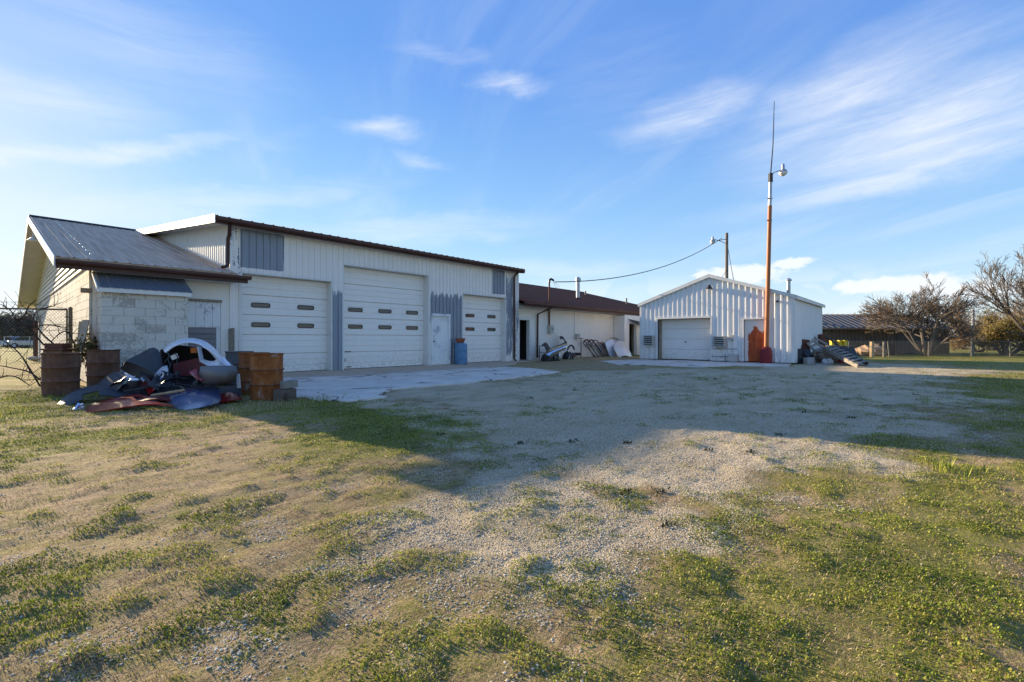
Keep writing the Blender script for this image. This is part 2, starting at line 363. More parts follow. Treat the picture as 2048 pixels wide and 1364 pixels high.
@mat('brown_roof')
def _(g):
    p = g.pos(); x, y, z = g.xyz(p); f = g.noise(p, 2.4, 6., .65); st = g.noise(g.vec(g.mul(x, 5.), g.mul(y, .4), 0.), 1., 5.)
    c = g.ramp(g.add(g.mul(f, .6), g.mul(st, .4)), [(.3, (.13, .055, .038)), (.52, (.20, .088, .058)), (.75, (.29, .13, .08))]); g.out(c, .8, .0, f, .1, .004, .15)
plain('brown_trim', (.075, .030, .022), .45, var=.2, dirt=(.12, .06, .045), damt=.4)
plain('white_trim', (.74, .72, .67), .5, var=.06, dirt=(.5, .46, .40), damt=.35)
plain('soffit', (.60, .57, .50), .7, var=.1, dirt=(.38, .33, .26), damt=.4, scale=3.)
plain('galvanised', (.42, .43, .45), .42, .6, var=.2)
plain('dark_louver', (.20, .175, .17), .5, .2, var=.12)
plain('dark_metal', (.045, .045, .05), .5, .3, var=.25)
plain('rubber_seal', (.02, .02, .022), .55)
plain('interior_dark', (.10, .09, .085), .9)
plain('meter_grey', (.46, .45, .40), .5, var=.1)
plain('weathered_wood', (.27, .215, .16), .85, var=.35, scale=14., dirt=(.10, .085, .07), damt=.6)
plain('sunlit_plank_wood', (.50, .41, .30), .8, var=.25, scale=14., dirt=(.3, .25, .2), damt=.5)  # lighter, warmer wood: sunlight on the leaning plank is put into the colour
plain('fresh_wood', (.42, .30, .17), .75, var=.25, scale=12.)
plain('grey_wood', (.26, .235, .205), .85, var=.35, scale=14., dirt=(.14, .12, .10), damt=.6)
plain('blue_plastic', (.10, .22, .36), .42, var=.15, dirt=(.30, .36, .42), damt=.5)
plain('terracotta', (.33, .10, .05), .75)
plain('black_plastic', (.022, .022, .024), .45, var=.3, dirt=(.09, .085, .08), damt=.5)
plain('navy_dull', (.022, .027, .036), .38, 0, .4, .2, var=.1, bs=.03)
plain('charcoal_felt', (.05, .053, .062), .85, var=.2, dirt=(.13, .12, .115))
plain('red_paint', (.30, .010, .010), .25, 0, .5, .9, var=.04, dirt=(.18, .01, .01), damt=.2, bs=.0)
plain('red_dark', (.10, .006, .006), .5, var=.2)
plain('navy_paint', (.035, .055, .13), .16, .3, .6, 1., var=.03, dirt=(.05, .06, .10), damt=.1, bs=.0)
plain('graphite_paint', (.12, .112, .10), .5, 0, .4, .1, var=.08, dirt=(.2, .19, .17))
plain('white_paint', (.70, .73, .78), .25, 0, .5, .6, var=.05, dirt=(.48, .47, .45), bs=.03)
plain('silver_paint', (.36, .40, .48), .3, .35, .5, .5, var=.06)
plain('cream_paint', (.66, .63, .58), .28, 0, .5, .6, var=.05)
def gloss(name, col, rough, coat):
    @mat(name)
    def _(g):
        n1 = g.noise(g.pos(), 5., 5., .6); g.out(g.cmul(col, g.grey(g.lin(n1, .3, .7, .93, 1.05))), rough, 0., None, spec=.5, coat=coat)
gloss('red_paint', (.34, .010, .010), .3, .8); gloss('navy_paint', (.045, .075, .17), .22, 1.); gloss('white_paint', (.72, .74, .78), .3, .5); gloss('silver_paint', (.42, .47, .56), .3, .5); gloss('cream_paint', (.72, .69, .64), .3, .6); gloss('graphite_paint', (.13, .12, .108), .55, 0.); gloss('navy_dull', (.022, .027, .036), .6, 0.)
plain('chrome', (.72, .75, .80), .12, 1., var=.1, damt=.1)
plain('orange_paint', (.36, .115, .04), .45, var=.18, scale=3., dirt=(.30, .075, .02), damt=.6)
plain('red_base', (.23, .018, .02), .6, var=.25, scale=9., dirt=(.33, .10, .08), damt=.4)
plain('pole_wood', (.20, .17, .14), .85, var=.3, scale=10.)
plain('yellow_plastic', (.72, .50, .03), .45, var=.06)
plain('orange_sticker', (.60, .16, .03), .6)
plain('lamp_glass', (.72, .72, .70), .25, 0, .5)
plain('concrete_block', (.42, .40, .38), .9, var=.2, scale=20.)
plain('rust_sheet', (.13, .050, .030), .8, var=.35, scale=9., dirt=(.06, .03, .025), damt=.6)
plain('tan_heap', (.40, .27, .17), .9, var=.25, scale=6.)
plain('tyre_black', (.025, .025, .025), .8, var=.2)
plain('silver_car', (.42, .44, .46), .3, .5, .5, .6)
plain('white_car', (.70, .71, .72), .3, 0, .5, .6)
plain('fence_steel', (.20, .19, .165), .6, .3, var=.25)
plain('gate_steel', (.135, .115, .08), .65, .2, var=.3, scale=14.)
@mat('barn_metal')
def _(g):
    p = g.pos(); f = g.noise(p, 3., 5., .6); g.out(g.mix(f, (.105, .085, .065), (.19, .155, .12)), .6, .2, f, .05, .003)
@mat('barn_roof')
def _(g):
    p = g.pos(); f = g.noise(p, 3., 5., .6); g.out(g.mix(f, (.115, .105, .095), (.19, .17, .155)), .6, .3, f, .05, .003)
@mat('glass')
def _(g): g.out((.035, .04, .045), .06, 0., spec=.6)
def rusty(name, a, b, c_, paint=None, amt=.5):
    @mat(name)
    def _(g):
        p = g.pos(); x, y, z = g.xyz(p); f = g.noise(p, 5.5, 7., .68, .4); f2 = g.noise(p, 30., 5., .7); st = g.noise(g.vec(g.mul(x, 9.), g.mul(y, 9.), g.mul(z, 1.2)), 1., 5.)
        c = g.ramp(g.add(g.mul(f, .6), g.mul(st, .4)), [(.28, a), (.5, b), (.74, c_)]); c = g.cmul(c, g.grey(g.lin(f2, .25, .75, .75, 1.25)))
        if paint: c = g.mix(g.mul(g.step(g.add(g.noise(p, 3.2, 6., .65, .5), g.mul(st, .35)), amt-.06, amt+.10), .8), c, paint)
        g.out(c, .75, .15, f2, .3, .004)
rusty('rust_brown', (.075, .034, .020), (.15, .072, .042), (.27, .14, .08))
rusty('rust_orange', (.09, .028, .010), (.27, .085, .020), (.44, .17, .045), (.40, .34, .30), .80)
rusty('rust_grey', (.10, .075, .06), (.16, .145, .14), (.26, .25, .26), (.28, .12, .05), .84)
@mat('concrete')
def _(g):
    p = g.pos(); x, y, z = g.xyz(p); f = g.noise(p, 26., 6., .7); f2 = g.noise(p, 1.3, 5., .62); ck = g.voro(g.vadd(p, g.scl(g.n('ShaderNodeTexNoise', None, Vector=p, Scale=3., Detail=4.).outputs['Color'], (.35, .35, 0))), .42, 'DISTANCE_TO_EDGE')
    c = g.mix(g.step(f2, .3, .7), (.70, .61, .51), (.56, .485, .40)); c = g.cmul(c, g.grey(g.lin(f, .25, .75, .8, 1.2)))
    cr = g.mul(g.sub(1., g.step(ck, .006, .018)), g.step(f2, .4, .6)); c = g.mix(cr, c, (.07, .06, .05)); g.out(c, .88, 0., g.sub(f, g.mul(cr, 2.)), .4, .006)
@mat('sill_concrete')
def _(g):
    p = g.pos(); f = g.noise(p, 20., 6., .7); f2 = g.noise(p, 1.7, 5., .6); g.out(g.cmul(g.mix(f2, (.54, .42, .31), (.40, .305, .225)), g.grey(g.lin(f, .25, .75, .75, 1.25))), .92, 0., f, .5, .008)
@mat('ground')
def _(g):
    p = g.pos(); x, y, z = g.xyz(p); gr = g.att('gravel'); gn = g.att('green'); dt = g.att('dirt')
    n1 = g.noise(p, 3.2, 6., .65); n2 = g.noise(p, 34., 5., .7); n3 = g.noise(p, 110., 3., .7); n4 = g.noise(g.scl(p, (1., 2.6, 1.)), .9, 5., .6); n5 = g.noise(p, 75., 4., .75); n6 = g.noise(p, 210., 2., .6)
    soil = g.mix(n1, (.26, .17, .095), (.40, .275, .155)); soil = g.mix(dt, soil, (.44, .28, .18))
    straw = g.mix(g.step(n2, .38, .62), soil, (.45, .335, .175))
    vc = g.voro(p, 95., 'F1', 'Color'); vd = g.voro(p, 95.); vr = g.xyz(vc)[0]
    stone = g.mix(vr, (.50, .405, .26), (.70, .59, .405)); stone = g.mix(g.mul(g.step(vd, .45, .8), .8), stone, (.33, .245, .145)); stone = g.mix(g.mul(g.step(g.noise(p, .8, 6., .65), .48, .66), .45), stone, (.34, .27, .15))
    gf = g.step(g.add(gr, g.add(g.mul(g.sub(n1, .5), .8), g.add(g.mul(g.sub(n2, .5), .6), g.mul(g.sub(n5, .5), .9)))), .40, .62)
    grass = g.mix(n2, (.10, .12, .022), (.28, .26, .045)); grass = g.mix(g.step(n3, .5, .75), grass, (.40, .33, .10)); grass = g.mix(g.mul(g.step(n6, .5, .7), .5), grass, (.06, .07, .015))
    gg = g.mul(g.step(g.add(gn, g.add(g.mul(g.sub(n1, .5), .5), g.add(g.mul(g.sub(n2, .5), .6), g.mul(g.sub(n5, .5), 1.1)))), .34, .56), .92)
    straw = g.mix(g.step(n5, .52, .62), straw, (.10, .065, .035)); straw = g.mix(g.step(n6, .58, .70), straw, (.58, .46, .28)); straw = g.mix(g.mul(g.step(n1, .42, .6), .35), straw, (.26, .23, .07))
    n7 = g.noise(g.scl(p, (1., 1.7, 1.)), 7., 7., .72); n8 = g.noise(g.scl(p, (1., 1.7, 1.)), 3.1, 6., .7, .3)
    straw = g.mix(g.mul(g.step(n7, .50, .60), .62), straw, (.13, .085, .045)); straw = g.mix(g.mul(g.step(n8, .50, .62), .6), straw, (.25, .22, .045))
    c = g.mix(gf, straw, stone); c = g.mix(gg, c, grass); c = g.cmul(c, g.grey(g.lin(n4, .3, .7, .86, 1.14)))
    hgt = g.add(g.add(g.add(g.mul(n5, .6), g.mul(n7, 1.6)), g.mul(n2, .8)), g.add(g.mul(n3, .35), g.mul(g.mul(g.sub(1., vd), gf), .8)))
    g.out(c, .95, 0., hgt, .9, .016, .15)
@mat('stone')
def _(g):
    r = g.att('rnd'); c = g.ramp(r, [(0, (.30, .22, .13)), (.35, (.48, .385, .245)), (.7, (.62, .51, .345)), (1, (.76, .67, .50))]); g.out(c, .85, spec=.2)
@mat('grass_green')
def _(g):
    r = g.att('rnd'); c = g.ramp(r, [(0, (.030, .052, .008)), (.3, (.115, .165, .018)), (.7, (.28, .33, .034)), (1, (.50, .44, .10))]); g.out(c, .6, spec=.25, sub=.3)
@mat('grass_dry')
def _(g):
    r = g.att('rnd'); c = g.ramp(r, [(0, (.12, .07, .035)), (.5, (.40, .29, .15)), (1, (.66, .54, .33))]); g.out(c, .75, spec=.2, sub=.2)
def leafm(name, stops):
    @mat(name)
    def _(g): g.out(g.ramp(g.att('rnd'), stops), .7, spec=.2, sub=.25)
leafm('leaf_rust', [(0, (.12, .06, .025)), (.5, (.25, .135, .05)), (1, (.36, .22, .09))])
leafm('leaf_olive', [(0, (.12, .11, .03)), (.5, (.26, .20, .065)), (1, (.38, .26, .10))])
leafm('leaf_dark', [(0, (.03, .04, .012)), (.5, (.085, .075, .03)), (1, (.17, .13, .06))])
leafm('leaf_grey', [(0, (.06, .055, .045)), (.5, (.10, .09, .07)), (1, (.15, .13, .10))])
plain('bark', (.13, .10, .075), .9, var=.3, scale=12., dirt=(.07, .05, .035), damt=.5)
plain('bark_warm', (.15, .125, .105), .9, var=.3, scale=12., dirt=(.09, .06, .035), damt=.5)
plain('dark_twig', (.050, .036, .026), .9, var=.3)

# ------------------------------------------------------------------ ground
def axis(lo_far, hi_far, lo, hi, st):
    a = list(np.arange(lo, hi+1e-6, st)); s_ = st
    while a[-1] < hi_far: s_ = min(s_*1.10, 90); a.append(a[-1]+s_)
    s_ = st; b = [a[0]]
    while b[-1] > lo_far: s_ = min(s_*1.10, 90); b.append(b[-1]-s_)
    return np.array(b[:0:-1]+a)
def inpoly(px, X, Y):
    r = np.zeros(X.shape, bool); n = len(px)
    for i in range(n):
        (x0, y0), (x1, y1) = px[i], px[(i+1) % n]
        c = ((y0 > Y) != (y1 > Y)) & (X < (x1-x0)*(Y-y0)/(y1-y0+1e-12)+x0); r ^= c
    return r
def sdist(px, X, Y):                                     # signed distance to a polygon, positive inside
    d = np.full(X.shape, 1e9); n = len(px)
    for i in range(n):
        (x0, y0), (x1, y1) = px[i], px[(i+1) % n]; ex, ey = x1-x0, y1-y0
        t = np.clip(((X-x0)*ex+(Y-y0)*ey)/(ex*ex+ey*ey+1e-12), 0, 1); d = np.minimum(d, np.hypot(X-x0-t*ex, Y-y0-t*ey))
    return np.where(inpoly(px, X, Y), d, -d)
def gpoly(pts): return [tuple(onZ(x, y, -.16 if y > 780 else -.07)[:2]) for x, y in pts]
GRAV = gpoly([(800, 772), (1000, 757), (1120, 746), (1300, 736), (1500, 737), (1650, 727), (1800, 727), (2010, 744), (1900, 754), (1930, 800), (1780, 850), (1760, 920), (1480, 1000), (1230, 1075), (1000, 1140), (720, 1210), (640, 1130), (850, 1000), (960, 930), (1010, 885), (880, 835), (740, 795)])
GREENS = [(gpoly([(600, 792), (760, 800), (1010, 850), (1000, 905), (860, 915), (700, 880), (600, 850)]), .62), (gpoly([(1250, 1364), (1450, 1120), (1750, 960), (2048, 900), (2300, 900), (2300, 1500), (1250, 1500)]), .50),
          (gpoly([(380, 850), (620, 830), (900, 905), (780, 960), (560, 980), (380, 930)]), .45), (gpoly([(150, 1010), (420, 900), (700, 930), (760, 1080), (420, 1200), (150, 1160)]), .33),
          (gpoly([(1500, 735), (1760, 728), (2300, 728), (2300, 900), (1900, 880), (1800, 800), (1900, 745), (1700, 745)]), .45), (gpoly([(1000, 738), (1420, 738), (1550, 731), (1580, 741), (1420, 748), (1120, 757), (980, 762)]), .33),
          (gpoly([(-500, 760), (110, 770), (190, 830), (160, 880), (-500, 900)]), .5), (gpoly([(850, 1364), (1000, 1200), (1250, 1150), (1400, 1364), (1400, 1500), (850, 1500)]), .4)]
DIRTS = [gpoly([(640, 750), (820, 740), (1030, 721), (1290, 715), (1290, 733), (1110, 744), (1000, 766), (1000, 830), (860, 822), (740, 800)]), gpoly([(0, 990), (500, 840), (640, 845), (560, 900), (100, 1100), (0, 1100)])]
def zones(X, Y):
    w = (vnoise(X*.9+3, Y*.9, 4)-.5)
    s_ = sdist(GRAV, X, Y)+w*3.0+.9*(vnoise(X*3.1+7, Y*3.1, 3)-.5); gravel = sst(s_, -1.5, 1.2)*.95
    track = vnoise(X*.28+40, Y*1.3, 4)
    gravel = np.maximum(gravel, .34*sst(vnoise(X*.9+70, Y*1.7+20, 4), .54, .74)*(np.hypot(X, Y) < 14))
    green = .40+.85*(track-.5)
    for pg, k in GREENS: green = np.maximum(green, k*1.15*sst(sdist(pg, X, Y)+w*1.2, -.7, .7)+.5*(track-.5))
    green = green*(1-.60*gravel)
    far = sst(np.hypot(X, Y), 22, 34); green = np.maximum(green, far*(.62+.5*(track-.5))*(1-gravel))
    dirt = 0*X
    for pg in DIRTS: dirt = np.maximum(dirt, sst(sdist(pg, X, Y)+w, -.5, .5)*.8)
    return gravel, green*(1-.75*dirt), dirt
ax = axis(-2600, 3200, -3.5, 11.5, .06); ay = axis(-2600, 3200, -5.5, 12.5, .06)
GX, GY = np.meshgrid(ax, ay, indexing='ij'); nx, ny = GX.shape
GZ = zg(GX, GY); far_ = np.hypot(GX, GY); GZ = np.where(far_ > 150, -.6-.0*far_, GZ)
idx = np.arange(nx*ny).reshape(nx, ny)
gf = np.stack([idx[:-1, :-1], idx[1:, :-1], idx[1:, 1:], idx[:-1, 1:]], -1).reshape(-1, 4)
zgv, zgn, zdt = zones(GX, GY)
go = bigmesh('ground', np.stack([GX, GY, GZ], -1).reshape(-1, 3), gf, M['ground'], dict(gravel=zgv.ravel(), green=zgn.ravel(), dirt=zdt.ravel()), True)
tag(go, 'patchy ground of worn grass, bare dirt and pale gravel', 'ground', kind='structure')

def slab(name, pix, zoff, mat_, label, cell=.12, rag=.5, zflat=None):
    pg = [tuple(onZ(x, y, -.05)[:2]) for x, y in pix]; xs = [p[0] for p in pg]; ys = [p[1] for p in pg]
    ax_ = np.arange(min(xs)-.3, max(xs)+.3, cell); ay_ = np.arange(min(ys)-.3, max(ys)+.3, cell); A, B = np.meshgrid(ax_, ay_, indexing='ij')
    k = sdist(pg, A+cell/2, B+cell/2)+rag*(vnoise(A*1.1, B*1.1, 4)-.5) > 0; k[-1, :] = False; k[:, -1] = False
    Z = zg(A, B)+zoff; n_ = A.shape; ii = np.arange(A.size).reshape(n_); i_, j_ = np.nonzero(k)
    f = np.stack([ii[i_, j_], ii[i_+1, j_], ii[i_+1, j_+1], ii[i_, j_+1]], -1); used, inv_ = np.unique(f, return_inverse=True)
    o = bigmesh(name, np.stack([A, B, Z], -1).reshape(-1, 3)[used], inv_.reshape(f.shape), mat_, None, True)
    md = o.modifiers.new('depth', 'SOLIDIFY'); md.thickness = .06; md.offset = -1; tag(o, label, name.replace('_', ' '), kind='structure'); return o
slab('concrete_apron', [(560, 757), (700, 753), (860, 742), (1010, 733), (1060, 735), (1120, 742), (1010, 756), (900, 765), (790, 776), (770, 790), (690, 800), (600, 790), (560, 790)], .034, M['concrete'], 'cracked blue grey concrete apron before the overhead doors')
slab('door_step', [(470, 752), (570, 747), (652, 742.5), (850, 732.5), (1004, 723.5), (1034, 722), (1030, 729), (1005, 732), (860, 741.5), (700, 752.5), (640, 759), (560, 767), (470, 775)], .012, M['sill_concrete'], 'tan concrete step along the foot of the overhead doors', .1, .25)
slab('concrete_pad', [(1200, 722), (1290, 719), (1440, 722), (1585, 726), (1575, 733), (1470, 731), (1400, 733), (1290, 728), (1240, 728)], .022, M['concrete'], 'worn concrete pad in front of the metal shed', .1, .25)

# ------------------------------------------------------------------ vegetation and stones lying on the ground (nobody could count them)
def in_view(X, Y, margin=.06):
    d = X*CT+Y*ST; l = X*ST-Y*CT; return (d > 1.2) & (np.abs(l/np.maximum(d, .1)) < 1.107+margin)
def scatter(n, dmin, dmax, pw=1.):
    d = dmin+(dmax-dmin)*RNG.random(n)**pw; l = (RNG.random(n)*2-1)*1.14*d
    return d*CT+l*ST, d*ST-l*CT, d
def apron_free(X, Y): return (Y < 14.4) & ~((Y > 11.6) & (X > 4.7) & (X < 18)) & ~((X > 21.5) & (Y > 4) & (Y < 15))
def leaves(name, X, Y, Z, size, hgt, lean, mat_, label, width=.35, per=1, rbase=None):
    n = len(X); yaw = RNG.random(n)*2*np.pi; le = lean*(.4+.8*RNG.random(n)); s_ = size*(.55+.9*RNG.random(n))
    dx_, dy_ = np.cos(yaw), np.sin(yaw); wx, wy = -dy_*s_*width*.5, dx_*s_*width*.5
    zb = Z+hgt*RNG.random(n); hz = s_*np.cos(le); hx = s_*np.sin(le)
    a = np.stack([X-wx, Y-wy, zb+hz*.35], -1); a[:, 0] += dx_*hx*.35; a[:, 1] += dy_*hx*.35
    b = a.copy(); b[:, 0] += 2*wx; b[:, 1] += 2*wy
    r0 = np.stack([X, Y, zb-.004], -1); t = np.stack([X+dx_*hx, Y+dy_*hx, zb+hz], -1)
    vs = np.stack([r0, b, t, a], 1).reshape(-1, 3); fs = np.arange(n*4).reshape(n, 4)
    r = (RNG.random(n) if rbase is None else np.clip(rbase+.8*(RNG.random(n)-.5), 0, 1))
    o = bigmesh(name, vs, fs, mat_, dict(rnd=np.repeat(r, 4))); tag(o, label, name.split('_')[0], kind='stuff'); return o
# green leafy cover in patches
X, Y, d = scatter(1300000, 1.4, 16, 1.15); gv, gn, dt = zones(X, Y)
pn = vnoise(X*5.2, Y*5.2, 3); pn2 = vnoise(X*1.6+31, Y*2.2, 3)
dens = sst(gn+1.1*(pn-.5)+.8*(pn2-.5), .16, .70)*np.clip(1.05-d/22, .25, 1)
k = (RNG.random(len(X)) < dens*.62) & apron_free(X, Y); X, Y, d, pn, pn2, gn = [q[k] for q in (X, Y, d, pn, pn2, gn)]
if len(X) > 540000: k = RNG.permutation(len(X))[:540000]; X, Y, d, pn, pn2, gn = [q[k] for q in (X, Y, d, pn, pn2, gn)]
leaves('grass_cover', X, Y, zg(X, Y), .0068+.0013*d, .002+.010*sst(pn, .45, .8), 1.1, M['grass_green'], 'low green weeds and grass growing in patches', .60, rbase=.24+.74*(1-pn2)-.14*sst(gn, .4, .7))
# dry straw between
X, Y, d = scatter(520000, 1.4, 15, 1.25); gv, gn, dt = zones(X, Y); pn = vnoise(X*4.1+9, Y*4.1, 3)
k = (RNG.random(len(X)) < sst(pn-.55*gv+.1, .25, .6)*.62) & apron_free(X, Y); X, Y, d = X[k], Y[k], d[k]
if len(X) > 130000: k = RNG.permutation(len(X))[:130000]; X, Y, d = X[k], Y[k], d[k]
leaves('straw_cover', X, Y, zg(X, Y), .014+.0017*d, .003, 1.43, M['grass_dry'], 'dry tan grass stems lying flat between the green patches', .12)
# taller tufts: dry by the car parts and barrels, green at the right and foreground
TX, TY, TR = [], [], []
for px, py, n, spr, r in ((560, 812, 260, .35, .8), (500, 822, 300, .5, .9), (440, 830, 300, .6, .9), (330, 845, 260, .6, .85), (220, 835, 160, .4, .8), (610, 800, 160, .3, .7), (700, 812, 90, .3, .7)):
    c = onG(px, py); TX.append(c[0]+RNG.normal(0, spr, n)); TY.append(c[1]+RNG.normal(0, spr*.6, n)); TR.append(np.full(n, r))
TX, TY, TR = map(np.concatenate, (TX, TY, TR)); leaves('straw_tufts', TX, TY, zg(TX, TY), .085, .01, .9, M['grass_dry'], 'taller dry grass stems around the barrels and car parts', .045, rbase=TR)
TX, TY = [], []
for px, py, n, spr in ((1900, 942, 80, .12), (530, 790, 120, .2), (100, 800, 300, .6), (40, 830, 300, .6), (650, 800, 120, .3), (1880, 738, 300, 1.6), (1990, 728, 400, 2.)):
    c = onG(px, py); TX.append(c[0]+RNG.normal(0, spr, n)); TY.append(c[1]+RNG.normal(0, spr*.7, n))
TX, TY = map(np.concatenate, (TX, TY)); leaves('grass_tufts', TX, TY, zg(TX, TY), .085, .01, .55, M['grass_green'], 'longer green grass tufts standing out of the lawn', .08)
# loose gravel
X, Y, d = scatter(900000, 1.4, 7.5, 1.1); gv, gn, dt = zones(X, Y); pn = vnoise(X*3.3+5, Y*3.3, 3)
k = (RNG.random(len(X)) < sst(gv+.9*(pn-.5)-.55*gn, .05, .75)*.6) & apron_free(X, Y); X, Y, d = X[k], Y[k], d[k]
if len(X) > 130000: k = RNG.permutation(len(X))[:130000]; X, Y, d = X[k], Y[k], d[k]
n = len(X); r = (.0019+.0056*RNG.random(n)**4)*(1+.10*d); oc = np.array([(1, 0, 0), (0, 1, 0), (-1, 0, 0), (0, -1, 0), (0, 0, 1.)])
vs = oc[None]*(r[:, None, None]*(.65+.6*RNG.random((n, 5, 1)))); vs[:, :, 2] *= .55; ya = RNG.random(n)*6.28
cx_, sx_ = np.cos(ya)[:, None], np.sin(ya)[:, None]; vx = vs[:, :, 0]*cx_-vs[:, :, 1]*sx_; vy = vs[:, :, 0]*sx_+vs[:, :, 1]*cx_
vs = np.stack([vx+X[:, None], vy+Y[:, None], vs[:, :, 2]+(zg(X, Y)+.001)[:, None]], -1).reshape(-1, 3)
tf = np.array([(0, 1, 4), (1, 2, 4), (2, 3, 4), (3, 0, 4)]); fs = (np.arange(n)[:, None, None]*5+tf[None]).reshape(-1, 3)
tag(bigmesh('gravel_stones', vs, fs, M['stone'], dict(rnd=np.repeat(RNG.random(n), 5))), 'loose pale gravel stones scattered over the drive', 'gravel', kind='stuff')
# dark dead leaf and clod litter on the drive
cl_ = [(1060, 797), (1040, 888), (1145, 884), (1255, 887), (1500, 905), (1420, 900), (1560, 870), (1250, 985), (1320, 985), (1150, 780), (1430, 758), (1690, 800), (1770, 812), (1830, 790), (1700, 836), (1610, 825), (1340, 1050), (880, 870)]
LX, LY = [], []
for px, py in cl_:
    c = onG(px, py); LX.append(c[0]+RNG.normal(0, .045, 26)); LY.append(c[1]+RNG.normal(0, .03, 26))
LX, LY = map(np.concatenate, (LX, LY)); leaves('litter_clumps', LX, LY, zg(LX, LY), .026, .008, 1.2, M['leaf_dark'], 'small dark clumps of dead leaves lying on the gravel', .6, rbase=np.full(len(LX), .1))

# ------------------------------------------------------------------ ribbed sheet metal: every sheet is a part of its own
def ribbed(parent, mat_, o, u, v, n, L, v0, v1, pitch=.23, ribw=.07, ribh=.022, ribs=4, name='siding_panel', flat=.35, off=0.):
    """o origin, u along the wall, v up the sheet, n outward; v0/v1 functions of u; sheets of `ribs` ribs"""
    o, u, v, n = map(V3, (o, u, v, n)); W_ = pitch*ribs; a = 0.
    while a < L-.02:
        b = min(a+W_, L); prof = [(a, 0.)]; c = a
        while c < b-1e-6:
            e = min(c+pitch, b)
            if e-c > ribw*1.6:
                m_ = c+(e-c)/2 if pitch < .12 else c+ribw*.75
                prof += [(m_-ribw/2, 0.), (m_-ribw*flat/2, ribh), (m_+ribw*flat/2, ribh), (m_+ribw/2, 0.)]
            c = e
        prof.append((b, 0.)); mb = MB()
        for (s_, h) in prof:
            for w in (v0(s_), v1(s_)): mb.addv([o+u*s_+v*w+n*(h+off)])
        for i in range(len(prof)-1): mb.f.append((2*i, 2*i+2, 2*i+3, 2*i+1))
        mb.build(name, mat_, parent); a = b
K = lambda c: (lambda s_: c)
def part(parent, name, mat_, a, b, bevel=0): return MB().box(a, b).build(name, mat_, parent, bevel=bevel)

# ------------------------------------------------------------------ the long garage building
YF, YR, ZR, YL, ZL, XG, XE = 15.16, 25.7, 5.785, 14.56, 2.93, .95, 39.9
SLO = (ZR-ZL)/(YR-YL); YB = 2*YR-YL; YT, ZT = 14.81, 4.54; SLT = (ZR-ZT)/(YR-YT)
gb = thing('garage_building', 'long white garage building with three overhead doors, block end wall and brown roofed wing', 'building', (4.65, YF, 0))
part(gb, 'floor_slab', M['sill_concrete'], (1.6, 14.62, -.3), (39.5, 36.2, -.002))
# --- left end: gable wall of blocks below, lap boards above
gw = MB().box((1.592, YF+.01, 0), (1.80, 36.24, 2.86)).build('gable_wall', M['mortar'], gb)
BLK = {}
def block(parent, p, l, h=.195, axis_='x', th=.03):
    key = (round(l, 2), axis_, round(h, 3))
    if key not in BLK:
        mb = MB(); e = .006
        if axis_ == 'x': mb.hexa([(0, 0, 0), (l, 0, 0), (l, th, 0), (0, th, 0), (0, 0, h), (l, 0, h), (l, th, h), (0, th, h)])
        else: mb.hexa([(0, 0, 0), (th, 0, 0), (th, l, 0), (0, l, 0), (0, 0, h), (th, 0, h), (th, l, h), (0, l, h)])
        me = bpy.data.meshes.new('block'); me.from_pydata(mb.v, [], mb.f); me.materials.append(M['block_paint']); BLK[key] = me
    o = bpy.data.objects.new('block', BLK[key]); COL.objects.link(o); o.parent = parent
    q = V3(p)-V3(parent.get('_o', (0, 0, 0))); o.location = tuple(q); return o
nb = 0; rest = MB()
for r_ in range(14):
    y = YF-.2*(r_ % 2); z = .004+r_*.2045
    while y < 36.2:
        y0, y1 = max(y, YF), min(y+.398, 36.2); y += .408
        if y1-y0 < .05: continue
        if y0 < YF+8.2: block(gw, (1.572+.003*random.random(), y0, z), y1-y0, .197, 'y', .06)
        else: rest.box((1.575, y0, z), (1.63, y1, z+.197))
tag(rest.build('far_blocks', M['block_paint'], gw), kind='stuff')
gs = MB().prism([(1.66, YF, 2.862), (1.66, 36.24, 2.862), (1.66, YR, ZR-.12)], (.12, 0, 0)).build('gable_siding', M['white_trim'], gb)
z = 2.88
while z < ZR-.3:
    ya = max(YF, YL+(z+.1-ZL)/SLO+.1); yb_ = 2*YR-ya
    if yb_-ya < .4: break
    MB().hexa([(1.565, ya, z), (1.67, ya, z), (1.67, yb_, z), (1.565, yb_, z), (1.625, ya, z+.17), (1.67, ya, z+.17), (1.67, yb_, z+.17), (1.625, yb_, z+.17)]).build('siding_board', M['white_trim'], gs); z += .172
part(gb, 'siding_sill', M['weathered_wood'], (1.545, YF, 2.84), (1.66, 36.2, 2.878))
part(gb, 'rear_wall', M['plaster_white'], (1.8, 36.05, 0), (39.5, 36.24, 2.95)); MB().prism([(39.4, 15.3, 0), (39.4, 36.2, 0), (39.4, 36.2, 2.9), (39.4, YR, ZR-.1), (39.4, 15.3, 2.95)], (.15, 0, 0)).build('end_wall', M['plaster_white'], gb)
